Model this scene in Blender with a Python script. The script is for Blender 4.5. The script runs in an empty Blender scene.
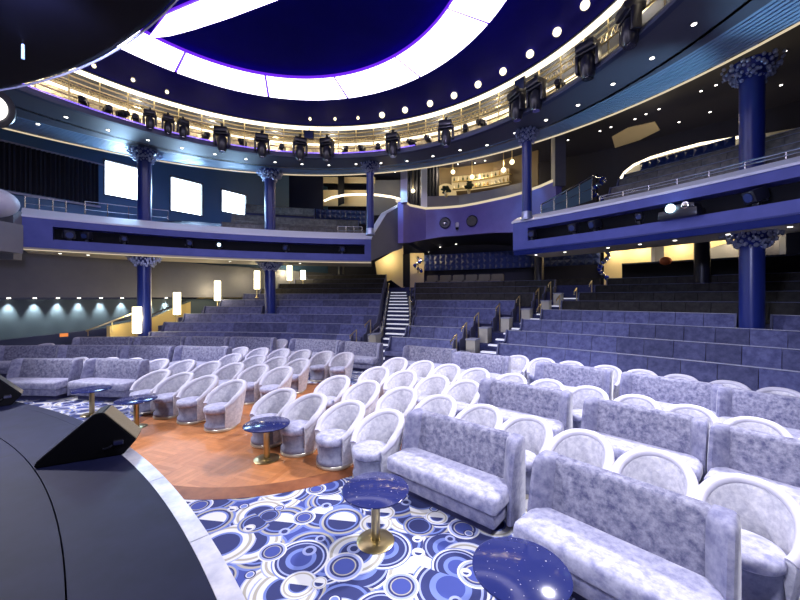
import bpy, bmesh, math, random
from mathutils import Vector, Matrix
random.seed(7)
SC = bpy.context.scene
COL = SC.collection
PI = math.pi
F = 355.6            # focal length in pixels of the 800 px wide frame
EYE = 2.3            # eye height above the carpet
YH = 297.0

# ------------------------------------------------------------------ survey helpers
def at_h(px, py, h):
    z = (EYE - h) * F / (py - YH)
    return Vector(((px - 400) / F * z, z, h))
def at_d(px, py, d):
    return Vector(((px - 400) / F * d, d, EYE - (py - YH) / F * d))
def pol(c, r, a, z=0.0):
    return Vector((c[0] + r * math.sin(math.radians(a)), c[1] + r * math.cos(math.radians(a)), z))
def ang(px, c, r):
    """bearing about centre c of the point at radius r that lies in picture column px"""
    k = (px - 400) / F
    A = k * k + 1; B = -2 * (k * c[0] + c[1]); Q = c[0] ** 2 + c[1] ** 2 - r * r
    z = (-B + math.sqrt(max(B * B - 4 * A * Q, 0))) / (2 * A)
    return math.degrees(math.atan2(k * z - c[0], z - c[1]))
def bearing(c, p):
    return math.degrees(math.atan2(p[0] - c[0], p[1] - c[1]))

C = (-8.9, -6.8)      # centre of the seating arcs
D = (-3.1, 6.65)      # centre of the lighting gallery
GC = (-3.9, 4.5)      # centre of the soffit's outer rim
SG = (-11.8, -7.3)    # centre of the stage apron
BL, RBL = (0.02, -2.49), 19.5     # left balcony front
BR, RBR = (-16.82, -5.36), 28.15  # right balcony front

# ------------------------------------------------------------------ materials
def new_mat(name):
    m = bpy.data.materials.new(name); m.use_nodes = True
    nt = m.node_tree; b = nt.nodes['Principled BSDF']
    return m, nt, b
def mat(name, col, rough=0.6, metal=0.0, emit=None, es=0.0, mottle=None, scale=6.0, sheen=0.0, island=0.0, bump=0.0, spec=None, detail=4.0):
    m, nt, b = new_mat(name)
    b.inputs['Base Color'].default_value = (*col, 1)
    b.inputs['Roughness'].default_value = rough
    b.inputs['Metallic'].default_value = metal
    if spec is not None: b.inputs['Specular IOR Level'].default_value = spec
    if sheen:
        b.inputs['Sheen Weight'].default_value = sheen
        b.inputs['Sheen Roughness'].default_value = 0.4
    if emit:
        b.inputs['Emission Color'].default_value = (*emit, 1); b.inputs['Emission Strength'].default_value = es
    out = None
    if mottle or bump:
        tc = nt.nodes.new('ShaderNodeTexCoord')
        oi = nt.nodes.new('ShaderNodeObjectInfo')
        ad = nt.nodes.new('ShaderNodeVectorMath'); ad.operation = 'ADD'
        sc = nt.nodes.new('ShaderNodeVectorMath'); sc.operation = 'SCALE'; sc.inputs['Scale'].default_value = 37.0
        cb = nt.nodes.new('ShaderNodeCombineXYZ')
        nt.links.new(oi.outputs['Random'], cb.inputs[0]); nt.links.new(oi.outputs['Random'], cb.inputs[1])
        nt.links.new(cb.outputs[0], sc.inputs[0])
        nt.links.new(tc.outputs['Object'], ad.inputs[0]); nt.links.new(sc.outputs[0], ad.inputs[1])
        n = nt.nodes.new('ShaderNodeTexNoise'); n.inputs['Scale'].default_value = scale
        n.inputs['Detail'].default_value = detail; n.inputs['Roughness'].default_value = 0.65
        nt.links.new(ad.outputs[0], n.inputs['Vector'])
        if mottle:
            cr = nt.nodes.new('ShaderNodeValToRGB')
            cr.color_ramp.elements[0].position = 0.34; cr.color_ramp.elements[0].color = (*col, 1)
            cr.color_ramp.elements[1].position = 0.68; cr.color_ramp.elements[1].color = (*mottle, 1)
            nt.links.new(n.outputs['Fac'], cr.inputs[0]); out = cr.outputs[0]
            nt.links.new(out, b.inputs['Base Color'])
        if bump:
            bp = nt.nodes.new('ShaderNodeBump'); bp.inputs['Strength'].default_value = bump; bp.inputs['Distance'].default_value = 0.01
            nt.links.new(n.outputs['Fac'], bp.inputs['Height']); nt.links.new(bp.outputs[0], b.inputs['Normal'])
    if island:
        g = nt.nodes.new('ShaderNodeNewGeometry')
        mr = nt.nodes.new('ShaderNodeMapRange')
        mr.inputs['To Min'].default_value = 1 - island; mr.inputs['To Max'].default_value = 1 + island
        nt.links.new(g.outputs['Random Per Island'], mr.inputs[0])
        hs = nt.nodes.new('ShaderNodeHueSaturation')
        nt.links.new(mr.outputs[0], hs.inputs['Value'])
        if out: nt.links.new(out, hs.inputs['Color'])
        else: hs.inputs['Color'].default_value = (*col, 1)
        nt.links.new(hs.outputs[0], b.inputs['Base Color'])
    return m
def glow(name, col, s):
    return mat(name, (0.02, 0.02, 0.02), 0.5, emit=col, es=s)

M = {}
M['velvet'] = mat('shade_toned_lilac_velvet', (0.060, 0.063, 0.15), 0.7, mottle=(0.31, 0.31, 0.41), scale=17, detail=9, sheen=0.35, bump=0.25)  # upright sofa backs, weaker light on them put into the darker colour
M['velvet_seat'] = mat('lilac_seat_velvet', (0.20, 0.205, 0.36), 0.7, mottle=(0.50, 0.50, 0.64), scale=14, detail=7, sheen=0.35, bump=0.15)
M['velvet_side'] = mat('shaded_lilac_velvet', (0.11, 0.115, 0.23), 0.7, mottle=(0.30, 0.30, 0.42), scale=12, detail=7, sheen=0.3)  # sofa wings and base, their shading put into the colour
M['shell'] = mat('tub_chair_velvet', (0.42, 0.42, 0.51), 0.7, mottle=(0.70, 0.69, 0.74), scale=20, detail=7, sheen=0.3, bump=0.2)
M['rim'] = mat('pale_rim_vinyl', (0.50, 0.49, 0.60), 0.6, mottle=(0.58, 0.57, 0.68), scale=5)
M['base_fabric'] = mat('chair_base_fabric', (0.15, 0.16, 0.26), 0.7, mottle=(0.28, 0.29, 0.40), scale=12)
M['plinth'] = mat('cream_metal_plinth', (0.62, 0.58, 0.48), 0.3, metal=0.6)
M['dark_base'] = mat('dark_sofa_base', (0.05, 0.05, 0.14), 0.7)
M['bench'] = mat('blue_bench_velvet', (0.047, 0.054, 0.165), 0.75, mottle=(0.118, 0.13, 0.295), scale=7, sheen=0.2, island=0.30)
M['bench_seat'] = mat('blue_bench_seat', (0.055, 0.06, 0.17), 0.75, mottle=(0.12, 0.13, 0.28), scale=7)
M['bench_cap'] = mat('pale_bench_capping', (0.34, 0.36, 0.50), 0.4)
M['bench_end'] = mat('bench_end_panel', (0.10, 0.11, 0.22), 0.6)
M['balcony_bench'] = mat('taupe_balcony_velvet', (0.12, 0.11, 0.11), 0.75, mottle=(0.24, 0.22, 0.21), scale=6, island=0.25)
M['shaded_bench'] = mat('shaded_bench_velvet', (0.016, 0.014, 0.017), 0.8, mottle=(0.042, 0.038, 0.040), scale=6, island=0.25)  # bench fabric with the shade under the balconies put into its colour
M['table_top'] = mat('starry_blue_glass', (0.018, 0.024, 0.115), 0.14, spec=0.3)
def star_table():
    nt = M['table_top'].node_tree; b = nt.nodes['Principled BSDF']; N = nt.nodes; L = nt.links
    tc = N.new('ShaderNodeTexCoord'); v = N.new('ShaderNodeTexVoronoi'); v.voronoi_dimensions = '2D'; v.inputs['Scale'].default_value = 13
    oi = N.new('ShaderNodeObjectInfo'); ad = N.new('ShaderNodeVectorMath'); ad.operation = 'ADD'
    L.new(tc.outputs['Object'], ad.inputs[0]); L.new(oi.outputs['Location'], ad.inputs[1]); L.new(ad.outputs[0], v.inputs['Vector'])
    sp = N.new('ShaderNodeSeparateColor'); L.new(v.outputs['Color'], sp.inputs[0])
    pw = N.new('ShaderNodeMath'); pw.operation = 'POWER'; pw.inputs[1].default_value = 6; L.new(sp.outputs[0], pw.inputs[0])
    ma = N.new('ShaderNodeMath'); ma.operation = 'MULTIPLY_ADD'; ma.inputs[1].default_value = 0.07; ma.inputs[2].default_value = 0.022; L.new(pw.outputs[0], ma.inputs[0])
    lt = N.new('ShaderNodeMath'); lt.operation = 'LESS_THAN'; L.new(v.outputs['Distance'], lt.inputs[0]); L.new(ma.outputs[0], lt.inputs[1])
    b.inputs['Emission Color'].default_value = (1.0, 0.95, 0.9, 1); mu = N.new('ShaderNodeMath'); mu.operation = 'MULTIPLY'; mu.inputs[1].default_value = 0.9
    L.new(lt.outputs[0], mu.inputs[0]); L.new(mu.outputs[0], b.inputs['Emission Strength'])
star_table()
M['brass'] = mat('brushed_brass', (0.50, 0.40, 0.20), 0.28, metal=1.0)
M['gold'] = mat('gold_rail', (0.75, 0.62, 0.36), 0.3, metal=0.9)
M['chrome'] = mat('chrome', (0.75, 0.75, 0.80), 0.15, metal=1.0)
M['black'] = mat('matt_black', (0.006, 0.006, 0.010), 0.6, spec=0.2)
M['canopy'] = mat('black_canopy_paint', (0.004, 0.004, 0.012), 0.7, spec=0.1)
M['bar_wall'] = mat('brown_bar_wall', (0.13, 0.09, 0.05), 0.5)
M['black_gloss'] = mat('black_fixture', (0.015, 0.016, 0.03), 0.3)
M['stage'] = mat('stage_black_boards', (0.005, 0.007, 0.036), 0.6, spec=0.18, mottle=(0.010, 0.012, 0.052), scale=3)
M['marble'] = mat('white_marble_edge', (0.55, 0.56, 0.72), 0.25, mottle=(0.85, 0.84, 0.92), scale=5)
M['fascia'] = mat('violet_blue_fascia', (0.065, 0.080, 0.34), 0.5, mottle=(0.085, 0.10, 0.40), scale=2)
M['ledge'] = mat('pale_lilac_ledge', (0.76, 0.76, 0.90), 0.4)
M['soffit'] = mat('grey_soffit', (0.080, 0.088, 0.125), 0.55)
M['soffit_warm'] = mat('taupe_soffit', (0.52, 0.45, 0.34), 0.6)
M['blue_rib'] = mat('blue_ribbed_coffer', (0.24, 0.36, 0.52), 0.45)
M['navy'] = mat('navy_ceiling', (0.0025, 0.0018, 0.13), 0.7, spec=0.05, mottle=(0.005, 0.003, 0.20), scale=0.35)
M['navy_dark'] = mat('dark_navy_paint', (0.010, 0.011, 0.035), 0.6)
M['navy_wall'] = mat('navy_wall_panel', (0.035, 0.045, 0.10), 0.55)
M['teal_wall'] = mat('slate_teal_wall_panel', (0.055, 0.08, 0.10), 0.6)
M['grey_wall'] = mat('blue_grey_wall', (0.15, 0.15, 0.19), 0.6, mottle=(0.18, 0.18, 0.21), scale=1)
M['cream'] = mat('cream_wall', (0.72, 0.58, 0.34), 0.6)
M['taupe'] = mat('taupe_armchair_velvet', (0.16, 0.14, 0.11), 0.7)
M['cream_box'] = mat('cream_laminate', (0.50, 0.47, 0.40), 0.5)
M['column'] = mat('blue_column_paint', (0.012, 0.026, 0.20), 0.3, spec=0.6)
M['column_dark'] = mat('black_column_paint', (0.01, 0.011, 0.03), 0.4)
M['silver_leaf'] = mat('silver_blue_leafwork', (0.38, 0.42, 0.62), 0.3, metal=0.7)
M['purple_wall'] = mat('violet_booth_wall', (0.16, 0.13, 0.44), 0.45, mottle=(0.19, 0.16, 0.5), scale=1.5)
M['stair_navy'] = mat('navy_stair_carpet', (0.03, 0.035, 0.12), 0.8, mottle=(0.06, 0.07, 0.2), scale=20)
M['nosing'] = mat('pale_step_nosing', (0.75, 0.75, 0.85), 0.4, emit=(0.8, 0.82, 1.0), es=0.55)
M['tuft'] = mat('blue_tufted_vinyl', (0.03, 0.05, 0.18), 0.3)
M['window_lit'] = glow('daylit_glass', (0.72, 0.86, 1.0), 9.0)
M['ring_light'] = glow('lilac_white_light_panel', (0.86, 0.80, 1.0), 5.0)
M['bloom_edge'] = glow('violet_bloom_edge', (0.16, 0.02, 0.85), 1.1)  # violet bloom round the light panels, added as a glowing backing
M['violet_led'] = glow('violet_led', (0.22, 0.12, 1.0), 1.6)
M['gold_led'] = glow('warm_led', (1.0, 0.86, 0.62), 2.6)
M['gold_line'] = glow('soft_warm_led', (1.0, 0.82, 0.55), 0.75)
M['white_led'] = glow('white_led', (0.93, 0.90, 1.0), 2.5)
M['bulb'] = glow('warm_bulb', (1.0, 0.88, 0.58), 2.2)
M['downlight'] = glow('downlight_lens', (1.0, 0.93, 0.82), 7.0)
M['lantern'] = glow('lantern_glass', (1.0, 0.88, 0.55), 7.0)
M['spark'] = glow('tabletop_spark', (1.0, 0.95, 0.85), 1.3)
M['lens_blue'] = glow('projector_lens', (0.55, 0.85, 1.0), 9.0)
M['orange_lamp'] = glow('orange_sign_face', (1.0, 0.30, 0.06), 0.9)
M['bar_glow'] = glow('bar_backlight', (1.0, 0.72, 0.34), 0.55)
M['truss_wall'] = mat('gallery_cream_wall', (0.80, 0.68, 0.46), 0.6, mottle=(0.20, 0.17, 0.12), scale=5.0, detail=10)
M['gold_panel'] = mat('gold_panel', (0.62, 0.47, 0.20), 0.4)
M['glass'] = mat('stair_glass', (0.20, 0.34, 0.46), 0.08, spec=0.8)
M['glass'].node_tree.nodes['Principled BSDF'].inputs['Alpha'].default_value = 0.55
M['bauble_blue'] = mat('blue_bauble', (0.03, 0.06, 0.55), 0.15, metal=0.5)
M['bauble_silver'] = mat('silver_bauble', (0.7, 0.72, 0.85), 0.15, metal=0.9)
M['bottle_amber'] = mat('amber_bottle', (0.45, 0.26, 0.06), 0.15)
M['bottle_clear'] = mat('pale_bottle', (0.75, 0.66, 0.48), 0.15)
M['bottle_dark'] = mat('dark_bottle', (0.05, 0.06, 0.03), 0.15)
M['leaf_dark'] = mat('dark_leaves', (0.02, 0.035, 0.02), 0.6)
M['monitor_back_lit'] = mat('light_toned_monitor_back', (0.30, 0.25, 0.17), 0.5, metal=0.4, mottle=(0.36, 0.31, 0.22), scale=60)  # monitor back, the warm light falling on it put into the colour
M['curtain'] = mat('black_drape', (0.016, 0.018, 0.035), 0.9)
M['blue_lit'] = mat('teal_blue_wall', (0.06, 0.15, 0.30), 0.5)

def carpet_material():
    m, nt, b = new_mat('circle_pattern_carpet'); N = nt.nodes; L = nt.links
    b.inputs['Roughness'].default_value = 0.9
    tc = N.new('ShaderNodeTexCoord')
    def math_(op, x, y=None):
        n = N.new('ShaderNodeMath'); n.operation = op
        for i, v in enumerate((x, y)):
            if v is None: continue
            if isinstance(v, (int, float)): n.inputs[i].default_value = v
            else: L.new(v, n.inputs[i])
        return n.outputs[0]
    def mixc(f, a, c):
        n = N.new('ShaderNodeMix'); n.data_type = 'RGBA'
        L.new(f, n.inputs[0])
        for i, v in ((6, a), (7, c)):
            if isinstance(v, tuple): n.inputs[i].default_value = (*v, 1)
            else: L.new(v, n.inputs[i])
        return n.outputs[2]
    W = (0.62, 0.62, 0.64); DK = (0.022, 0.030, 0.13); MID = (0.040, 0.060, 0.27); LT = (0.14, 0.19, 0.48); BG = (0.36, 0.34, 0.29); PALE = (0.30, 0.34, 0.60)
    base = None
    def layer(under, cell, rad, off, schemes, rnd):
        mp = N.new('ShaderNodeMapping'); mp.inputs['Location'].default_value = (off[0], off[1], 0)
        mp.inputs['Scale'].default_value = (1 / cell, 1 / cell, 1)
        L.new(tc.outputs['Object'], mp.inputs[0])
        v = N.new('ShaderNodeTexVoronoi'); v.voronoi_dimensions = '2D'; v.inputs['Scale'].default_value = 1.0
        v.inputs['Randomness'].default_value = rnd
        L.new(mp.outputs[0], v.inputs['Vector'])
        sep = N.new('ShaderNodeSeparateColor'); L.new(v.outputs['Color'], sep.inputs[0])
        # radius differs from disc to disc
        rr = math_('MULTIPLY_ADD', sep.outputs[1], 0.35 * rad); N[rr.node.name].inputs[2].default_value = 0.75 * rad
        q = math_('DIVIDE', v.outputs['Distance'], rr)
        def ramp(stops):
            r = N.new('ShaderNodeValToRGB'); r.color_ramp.interpolation = 'CONSTANT'
            e = r.color_ramp.elements
            while len(e) < len(stops): e.new(0.5)
            for i, (p, c) in enumerate(stops):
                e[i].position = p; e[i].color = (*c, 1)
            L.new(q, r.inputs[0]); return r.outputs[0]
        ca = ramp(schemes[0]); cb_ = ramp(schemes[1]); cc = ramp(schemes[2])
        # third scheme is split across its middle
        sub = N.new('ShaderNodeVectorMath'); sub.operation = 'SUBTRACT'
        L.new(mp.outputs[0], sub.inputs[0]); L.new(v.outputs['Position'], sub.inputs[1])
        sx = N.new('ShaderNodeSeparateXYZ'); L.new(sub.outputs[0], sx.inputs[0])
        half = math_('GREATER_THAN', math_('ADD', sx.outputs[1], math_('MULTIPLY', sx.outputs[0], 0.15)), 0.0)
        inn = math_('LESS_THAN', q, 0.62)
        hf = math_('MULTIPLY', half, inn)
        cc2 = mixc(hf, cc, W)
        c1 = mixc(math_('GREATER_THAN', sep.outputs[0], 0.36), ca, cb_)
        c2 = mixc(math_('GREATER_THAN', sep.outputs[0], 0.68), c1, cc2)
        mask = math_('LESS_THAN', q, 1.0)
        return mixc(mask, under, c2)
    s1 = [(0, MID), (0.36, LT), (0.52, DK), (0.74, PALE), (0.80, DK), (0.88, W), (0.95, LT)]
    s2 = [(0, DK), (0.50, LT), (0.58, W), (0.76, BG), (0.86, W), (0.95, PALE)]
    s3 = [(0, DK), (0.62, LT), (0.70, DK), (0.80, BG), (0.90, LT)]
    c = layer(MID, 0.40, 0.75, (3.3, 6.1), (s3, s1, s2), 0.9)
    c = layer(c, 0.50, 0.52, (0.3, 0.1), (s1, s2, s3), 0.85)
    c = layer(c, 0.62, 0.47, (1.7, 4.2), (s2, s1, s3), 0.75)
    r1 = [(0, MID), (0.55, BG), (0.62, DK), (0.75, PALE), (0.9, W)]
    c = layer(c, 0.55, 0.28, (5.1, 2.3), (r1, s3, s2), 0.9)
    c = layer(c, 0.40, 0.15, (8.4, 7.7), ([(0, LT), (0.6, W), (0.75, DK)], [(0, DK), (0.55, PALE)], s2), 0.9)
    L.new(c, b.inputs['Base Color'])
    return m
M['carpet'] = carpet_material()

def parquet_material():
    m, nt, b = new_mat('orange_parquet'); N = nt.nodes; L = nt.links
    b.inputs['Roughness'].default_value = 0.42
    tc = N.new('ShaderNodeTexCoord')
    mp = N.new('ShaderNodeMapping'); mp.inputs['Rotation'].default_value = (0, 0, math.radians(20)); L.new(tc.outputs['Object'], mp.inputs[0])
    def brick(rot):
        q = N.new('ShaderNodeMapping'); q.inputs['Rotation'].default_value = (0, 0, rot); L.new(mp.outputs[0], q.inputs[0])
        k = N.new('ShaderNodeTexBrick'); k.offset = 0.0
        k.inputs['Scale'].default_value = 1.0; k.inputs['Brick Width'].default_value = 0.44; k.inputs['Row Height'].default_value = 0.073
        k.inputs['Mortar Size'].default_value = 0.0015
        k.inputs['Color1'].default_value = (0.42, 0.150, 0.045, 1); k.inputs['Color2'].default_value = (0.54, 0.215, 0.075, 1)
        k.inputs['Mortar'].default_value = (0.30, 0.11, 0.04, 1)
        L.new(q.outputs[0], k.inputs['Vector']); return k.outputs['Color']
    ch = N.new('ShaderNodeTexChecker'); ch.inputs['Scale'].default_value = 1 / 0.44; L.new(mp.outputs[0], ch.inputs['Vector'])
    mx = N.new('ShaderNodeMix'); mx.data_type = 'RGBA'
    L.new(ch.outputs['Fac'], mx.inputs[0]); L.new(brick(0), mx.inputs[6]); L.new(brick(PI / 2), mx.inputs[7])
    ns = N.new('ShaderNodeTexNoise'); ns.inputs['Scale'].default_value = 9; ns.inputs['Detail'].default_value = 5; L.new(mp.outputs[0], ns.inputs['Vector'])
    hs = N.new('ShaderNodeHueSaturation'); mr = N.new('ShaderNodeMapRange'); mr.inputs['To Min'].default_value = 0.75; mr.inputs['To Max'].default_value = 1.25
    L.new(ns.outputs['Fac'], mr.inputs[0]); L.new(mr.outputs[0], hs.inputs['Value']); L.new(mx.outputs[2], hs.inputs['Color'])
    L.new(hs.outputs[0], b.inputs['Base Color'])
    return m
M['parquet'] = parquet_material()
M['parquet_edge'] = mat('dark_parquet_border', (0.17, 0.050, 0.016), 0.5, mottle=(0.28, 0.095, 0.032), scale=4)

# ------------------------------------------------------------------ mesh helpers
def BM(): return bmesh.new()
def obj(name, bm, m, parent=None, smooth=True, world=True, angle=40):
    """one mesh object; vertices are given in world space when world, else in the parent's space"""
    if parent is not None and world:
        off = parent.matrix_world_loc if hasattr(parent, 'matrix_world_loc') else root_loc(parent)
        bmesh.ops.translate(bm, verts=bm.verts, vec=-off)
    bmesh.ops.recalc_face_normals(bm, faces=bm.faces)
    me = bpy.data.meshes.new(name); bm.to_mesh(me); bm.free()
    if smooth:
        for p in me.polygons: p.use_smooth = True
        try: me.set_sharp_from_angle(angle=math.radians(angle))
        except Exception: pass
    me.materials.append(M[m] if isinstance(m, str) else m)
    o = bpy.data.objects.new(name, me); COL.objects.link(o)
    if parent is not None: o.parent = parent
    return o
def root_loc(o):
    v = Vector((0, 0, 0))
    while o is not None:
        v += o.location; o = o.parent
    return v
def tag(o, label, cat, group=None, kind=None):
    o['label'] = label; o['category'] = cat
    if group: o['group'] = group
    if kind: o['kind'] = kind
    return o
def thing(name, label, cat, loc=(0, 0, 0), rz=0.0, group=None):
    o = bpy.data.objects.new(name, None); COL.objects.link(o); o.empty_display_size = 0.1
    o.location = loc; o.rotation_euler = (0, 0, rz)
    return tag(o, label, cat, group)
def struct(name, bm, m, label=None, smooth=False):
    o = obj(name, bm, m, None, smooth); o['kind'] = 'structure'
    if label: o['label'] = label
    return o
def copy_tree(o, parent=None):
    c = o.copy(); COL.objects.link(c)
    if parent is not None: c.parent = parent
    for ch in o.children: copy_tree(ch, c)
    return c
def place(proto, first, loc, rz, label, group):
    o = proto if first else copy_tree(proto)
    o.location = loc; o.rotation_euler = (0, 0, rz); o['label'] = label
    if group: o['group'] = group
    return o
def box(bm, c, s, rz=0.0, bev=0.0, mat4=None):
    r = bmesh.ops.create_cube(bm, size=1.0)
    vs = r['verts']
    bmesh.ops.scale(bm, verts=vs, vec=s)
    if bev:
        es = list({e for v in vs for e in v.link_edges})
        g = bmesh.ops.bevel(bm, geom=es, offset=bev, segments=2, profile=0.5, affect='EDGES')
        vs = list({v for f in g['faces'] for v in f.verts} | {v for v in vs if v.is_valid})
    T = (mat4 if mat4 is not None else Matrix.Rotation(rz, 4, 'Z'))
    bmesh.ops.transform(bm, verts=vs, matrix=Matrix.Translation(c) @ T)
    return vs
def tube(bm, pts, r, n=8, closed=False):
    pts = [Vector(p) for p in pts]; rings = []
    m = len(pts)
    for i, p in enumerate(pts):
        a = pts[(i - 1) % m] if (closed or i > 0) else p
        b = pts[(i + 1) % m] if (closed or i < m - 1) else p
        t = (b - a).normalized()
        up = Vector((0, 0, 1)) if abs(t.z) < 0.95 else Vector((0, 1, 0))
        x = t.cross(up).normalized(); y = x.cross(t).normalized()
        rad = r[i] if isinstance(r, (list, tuple)) else r
        rings.append([bm.verts.new(p + rad * (math.cos(2 * PI * k / n) * x + math.sin(2 * PI * k / n) * y)) for k in range(n)])
    for i in range(m if closed else m - 1):
        A, B = rings[i], rings[(i + 1) % m]
        for k in range(n): bm.faces.new((A[k], A[(k + 1) % n], B[(k + 1) % n], B[k]))
    if not closed:
        bm.faces.new(rings[0][::-1]); bm.faces.new(rings[-1])
def lathe(bm, prof, c=(0, 0, 0), n=24, sx=1.0, sy=1.0):
    c = Vector(c); rings = []
    for r, z in prof:
        rings.append([bm.verts.new(c + Vector((sx * r * math.cos(2 * PI * k / n), sy * r * math.sin(2 * PI * k / n), z))) for k in range(n)])
    for A, B in zip(rings, rings[1:]):
        for k in range(n): bm.faces.new((A[k], A[(k + 1) % n], B[(k + 1) % n], B[k]))
    bm.faces.new(rings[0][::-1]); bm.faces.new(rings[-1])
def arc(bm, c, prof, a0, a1, step=2.0, cap=True):
    """closed profile [(r, z)] swept about c from bearing a0 to a1"""
    n = max(1, int(math.ceil(abs(a1 - a0) / step))); rings = []
    for i in range(n + 1):
        a = a0 + (a1 - a0) * i / n
        rings.append([bm.verts.new(pol(c, r, a, z)) for r, z in prof])
    k = len(prof)
    for A, B in zip(rings, rings[1:]):
        for j in range(k): bm.faces.new((A[j], A[(j + 1) % k], B[(j + 1) % k], B[j]))
    if cap: bm.faces.new(rings[0][::-1]); bm.faces.new(rings[-1])
def rect(r0, r1, z0, z1): return [(r0, z0), (r1, z0), (r1, z1), (r0, z1)]
def strip(bm, A, B):
    va = [bm.verts.new(p) for p in A]; vb = [bm.verts.new(p) for p in B]
    for i in range(len(va) - 1): bm.faces.new((va[i], va[i + 1], vb[i + 1], vb[i]))
def wall(bm, path, z0, z1, th, nrm=None):
    """vertical wall along a plan path; z0 / z1 may be lists; th is thickness to the outer side (left of the path when > 0)"""
    P = [Vector((p[0], p[1])) for p in path]; n = len(P); o = []
    for i in range(n):
        t = (P[min(i + 1, n - 1)] - P[max(i - 1, 0)]).normalized()
        o.append(P[i] + Vector((-t.y, t.x)) * th)
    Z0 = z0 if isinstance(z0, (list, tuple)) else [z0] * n
    Z1 = z1 if isinstance(z1, (list, tuple)) else [z1] * n
    R = [[bm.verts.new((P[i].x, P[i].y, Z0[i])), bm.verts.new((P[i].x, P[i].y, Z1[i])), bm.verts.new((o[i].x, o[i].y, Z1[i])), bm.verts.new((o[i].x, o[i].y, Z0[i]))] for i in range(n)]
    for A, B in zip(R, R[1:]):
        for j in range(4): bm.faces.new((A[j], A[(j + 1) % 4], B[(j + 1) % 4], B[j]))
    bm.faces.new(R[0][::-1]); bm.faces.new(R[-1])
def sphere(bm, c, r, u=10, v=7, s=(1, 1, 1)):
    g = bmesh.ops.create_uvsphere(bm, u_segments=u, v_segments=v, radius=r)
    bmesh.ops.scale(bm, verts=g['verts'], vec=s); bmesh.ops.translate(bm, verts=g['verts'], vec=c)
    return g['verts']
def spot_light(name, loc, aim, energy, size, col=(1, 1, 1), soft=0.3, blend=0.6):
    L_ = bpy.data.lights.new(name, 'SPOT'); L_.energy = energy; L_.spot_size = math.radians(size); L_.spot_blend = blend; L_.color = col; L_.shadow_soft_size = soft
    o = bpy.data.objects.new(name, L_); COL.objects.link(o); o.location = loc
    o.rotation_euler = (Vector(aim) - Vector(loc)).to_track_quat('-Z', 'Y').to_euler(); return o
def point(name, loc, energy, col, soft=0.15):
    L_ = bpy.data.lights.new(name, 'POINT'); L_.energy = energy; L_.color = col; L_.shadow_soft_size = soft
    o = bpy.data.objects.new(name, L_); COL.objects.link(o); o.location = loc; return o
ORD = ['first', 'second', 'third', 'fourth', 'fifth', 'sixth', 'seventh', 'eighth', 'ninth', 'tenth', 'eleventh', 'twelfth', 'thirteenth', 'fourteenth', 'fifteenth', 'sixteenth']

# ------------------------------------------------------------------ floors
bm = BM(); v = [bm.verts.new(p) for p in ((-22, -6, 0), (18, -6, 0), (18, 24, 0), (-22, 24, 0))]; bm.faces.new(v)
struct('floor', bm, 'carpet', 'blue and white carpet patterned with overlapping circles')
PC = (-2.25, 6.75)
bm = BM(); lathe(bm, [(2.48, 0.001), (2.48, 0.012), (0.01, 0.012)], (*PC, 0), 96); struct('floor', bm, 'parquet', 'round orange parquet dance floor')
bm = BM(); arc(bm, PC, [(2.48, 0.001), (2.72, 0.001), (2.72, 0.004), (2.48, 0.012)], -180, 180, 3); struct('trim_1', bm, 'parquet_edge', 'dark wooden border of the dance floor')
# stage
bm = BM(); arc(bm, SG, rect(6.0, 13.595, 0.3, 0.5), -10, 110, 1.0); struct('floor', bm, 'stage', 'dark inner stage floor')
bm = BM(); arc(bm, SG, rect(13.605, 14.26, 0.3, 0.5), -10, 110, 1.0); struct('floor', bm, 'stage', 'dark outer ring of the stage floor')
bm = BM(); arc(bm, SG, rect(5.9, 14.2, 0.0, 0.3), -10, 110, 2.0); struct('floor', bm, 'black', 'stage understructure')
bm = BM()
for k in range(15): arc(bm, SG, rect(14.262, 14.39, 0.0, 0.5), 36 + 5 * k + .02, 41 + 5 * k - .02, 1.0)
struct('trim_2', bm, 'marble', 'white marble edging of the stage')
bm = BM(); arc(bm, SG, rect(14.262, 14.39, 0.0, 0.5), -10, 35.98, 1.0); struct('trim_2', bm, 'stage', 'dark edging of the far stage side')
# radial joints of the stage boards are thin steel strips
bm = BM()
for a in (33.0, 47.5, 62.0): 
    p, q = pol(SG, 9, a, 0.5005), pol(SG, 13.59, a, 0.5005)
    t = (q - p).normalized(); n = Vector((-t.y, t.x, 0)) * 0.006
    bm.faces.new([bm.verts.new(x) for x in (p - n, q - n, q + n, p + n)])
struct('trim_3', bm, 'black', 'dark joints between the stage boards')

# tiers
R1, PITCH, RISE, BACK = 21.4, 1.06, 0.32, 0.88
def row_r(i): return R1 + PITCH * (i - 1)
def row_f(i): return RISE * (i - 1)
NT = 10
prof = [(row_r(1) + 0.06, -0.1)]
for i in range(2, NT + 1):
    prof += [(row_r(i - 1) + 0.06, row_f(i)), (row_r(i) + 0.06, row_f(i))]
prof += [(34.5, row_f(NT)), (34.5, -0.1)]
bm = BM(); arc(bm, C, prof, -12, 68, 2); struct('floor', bm, 'stair_navy', 'dark navy carpeted seating tiers')

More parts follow.
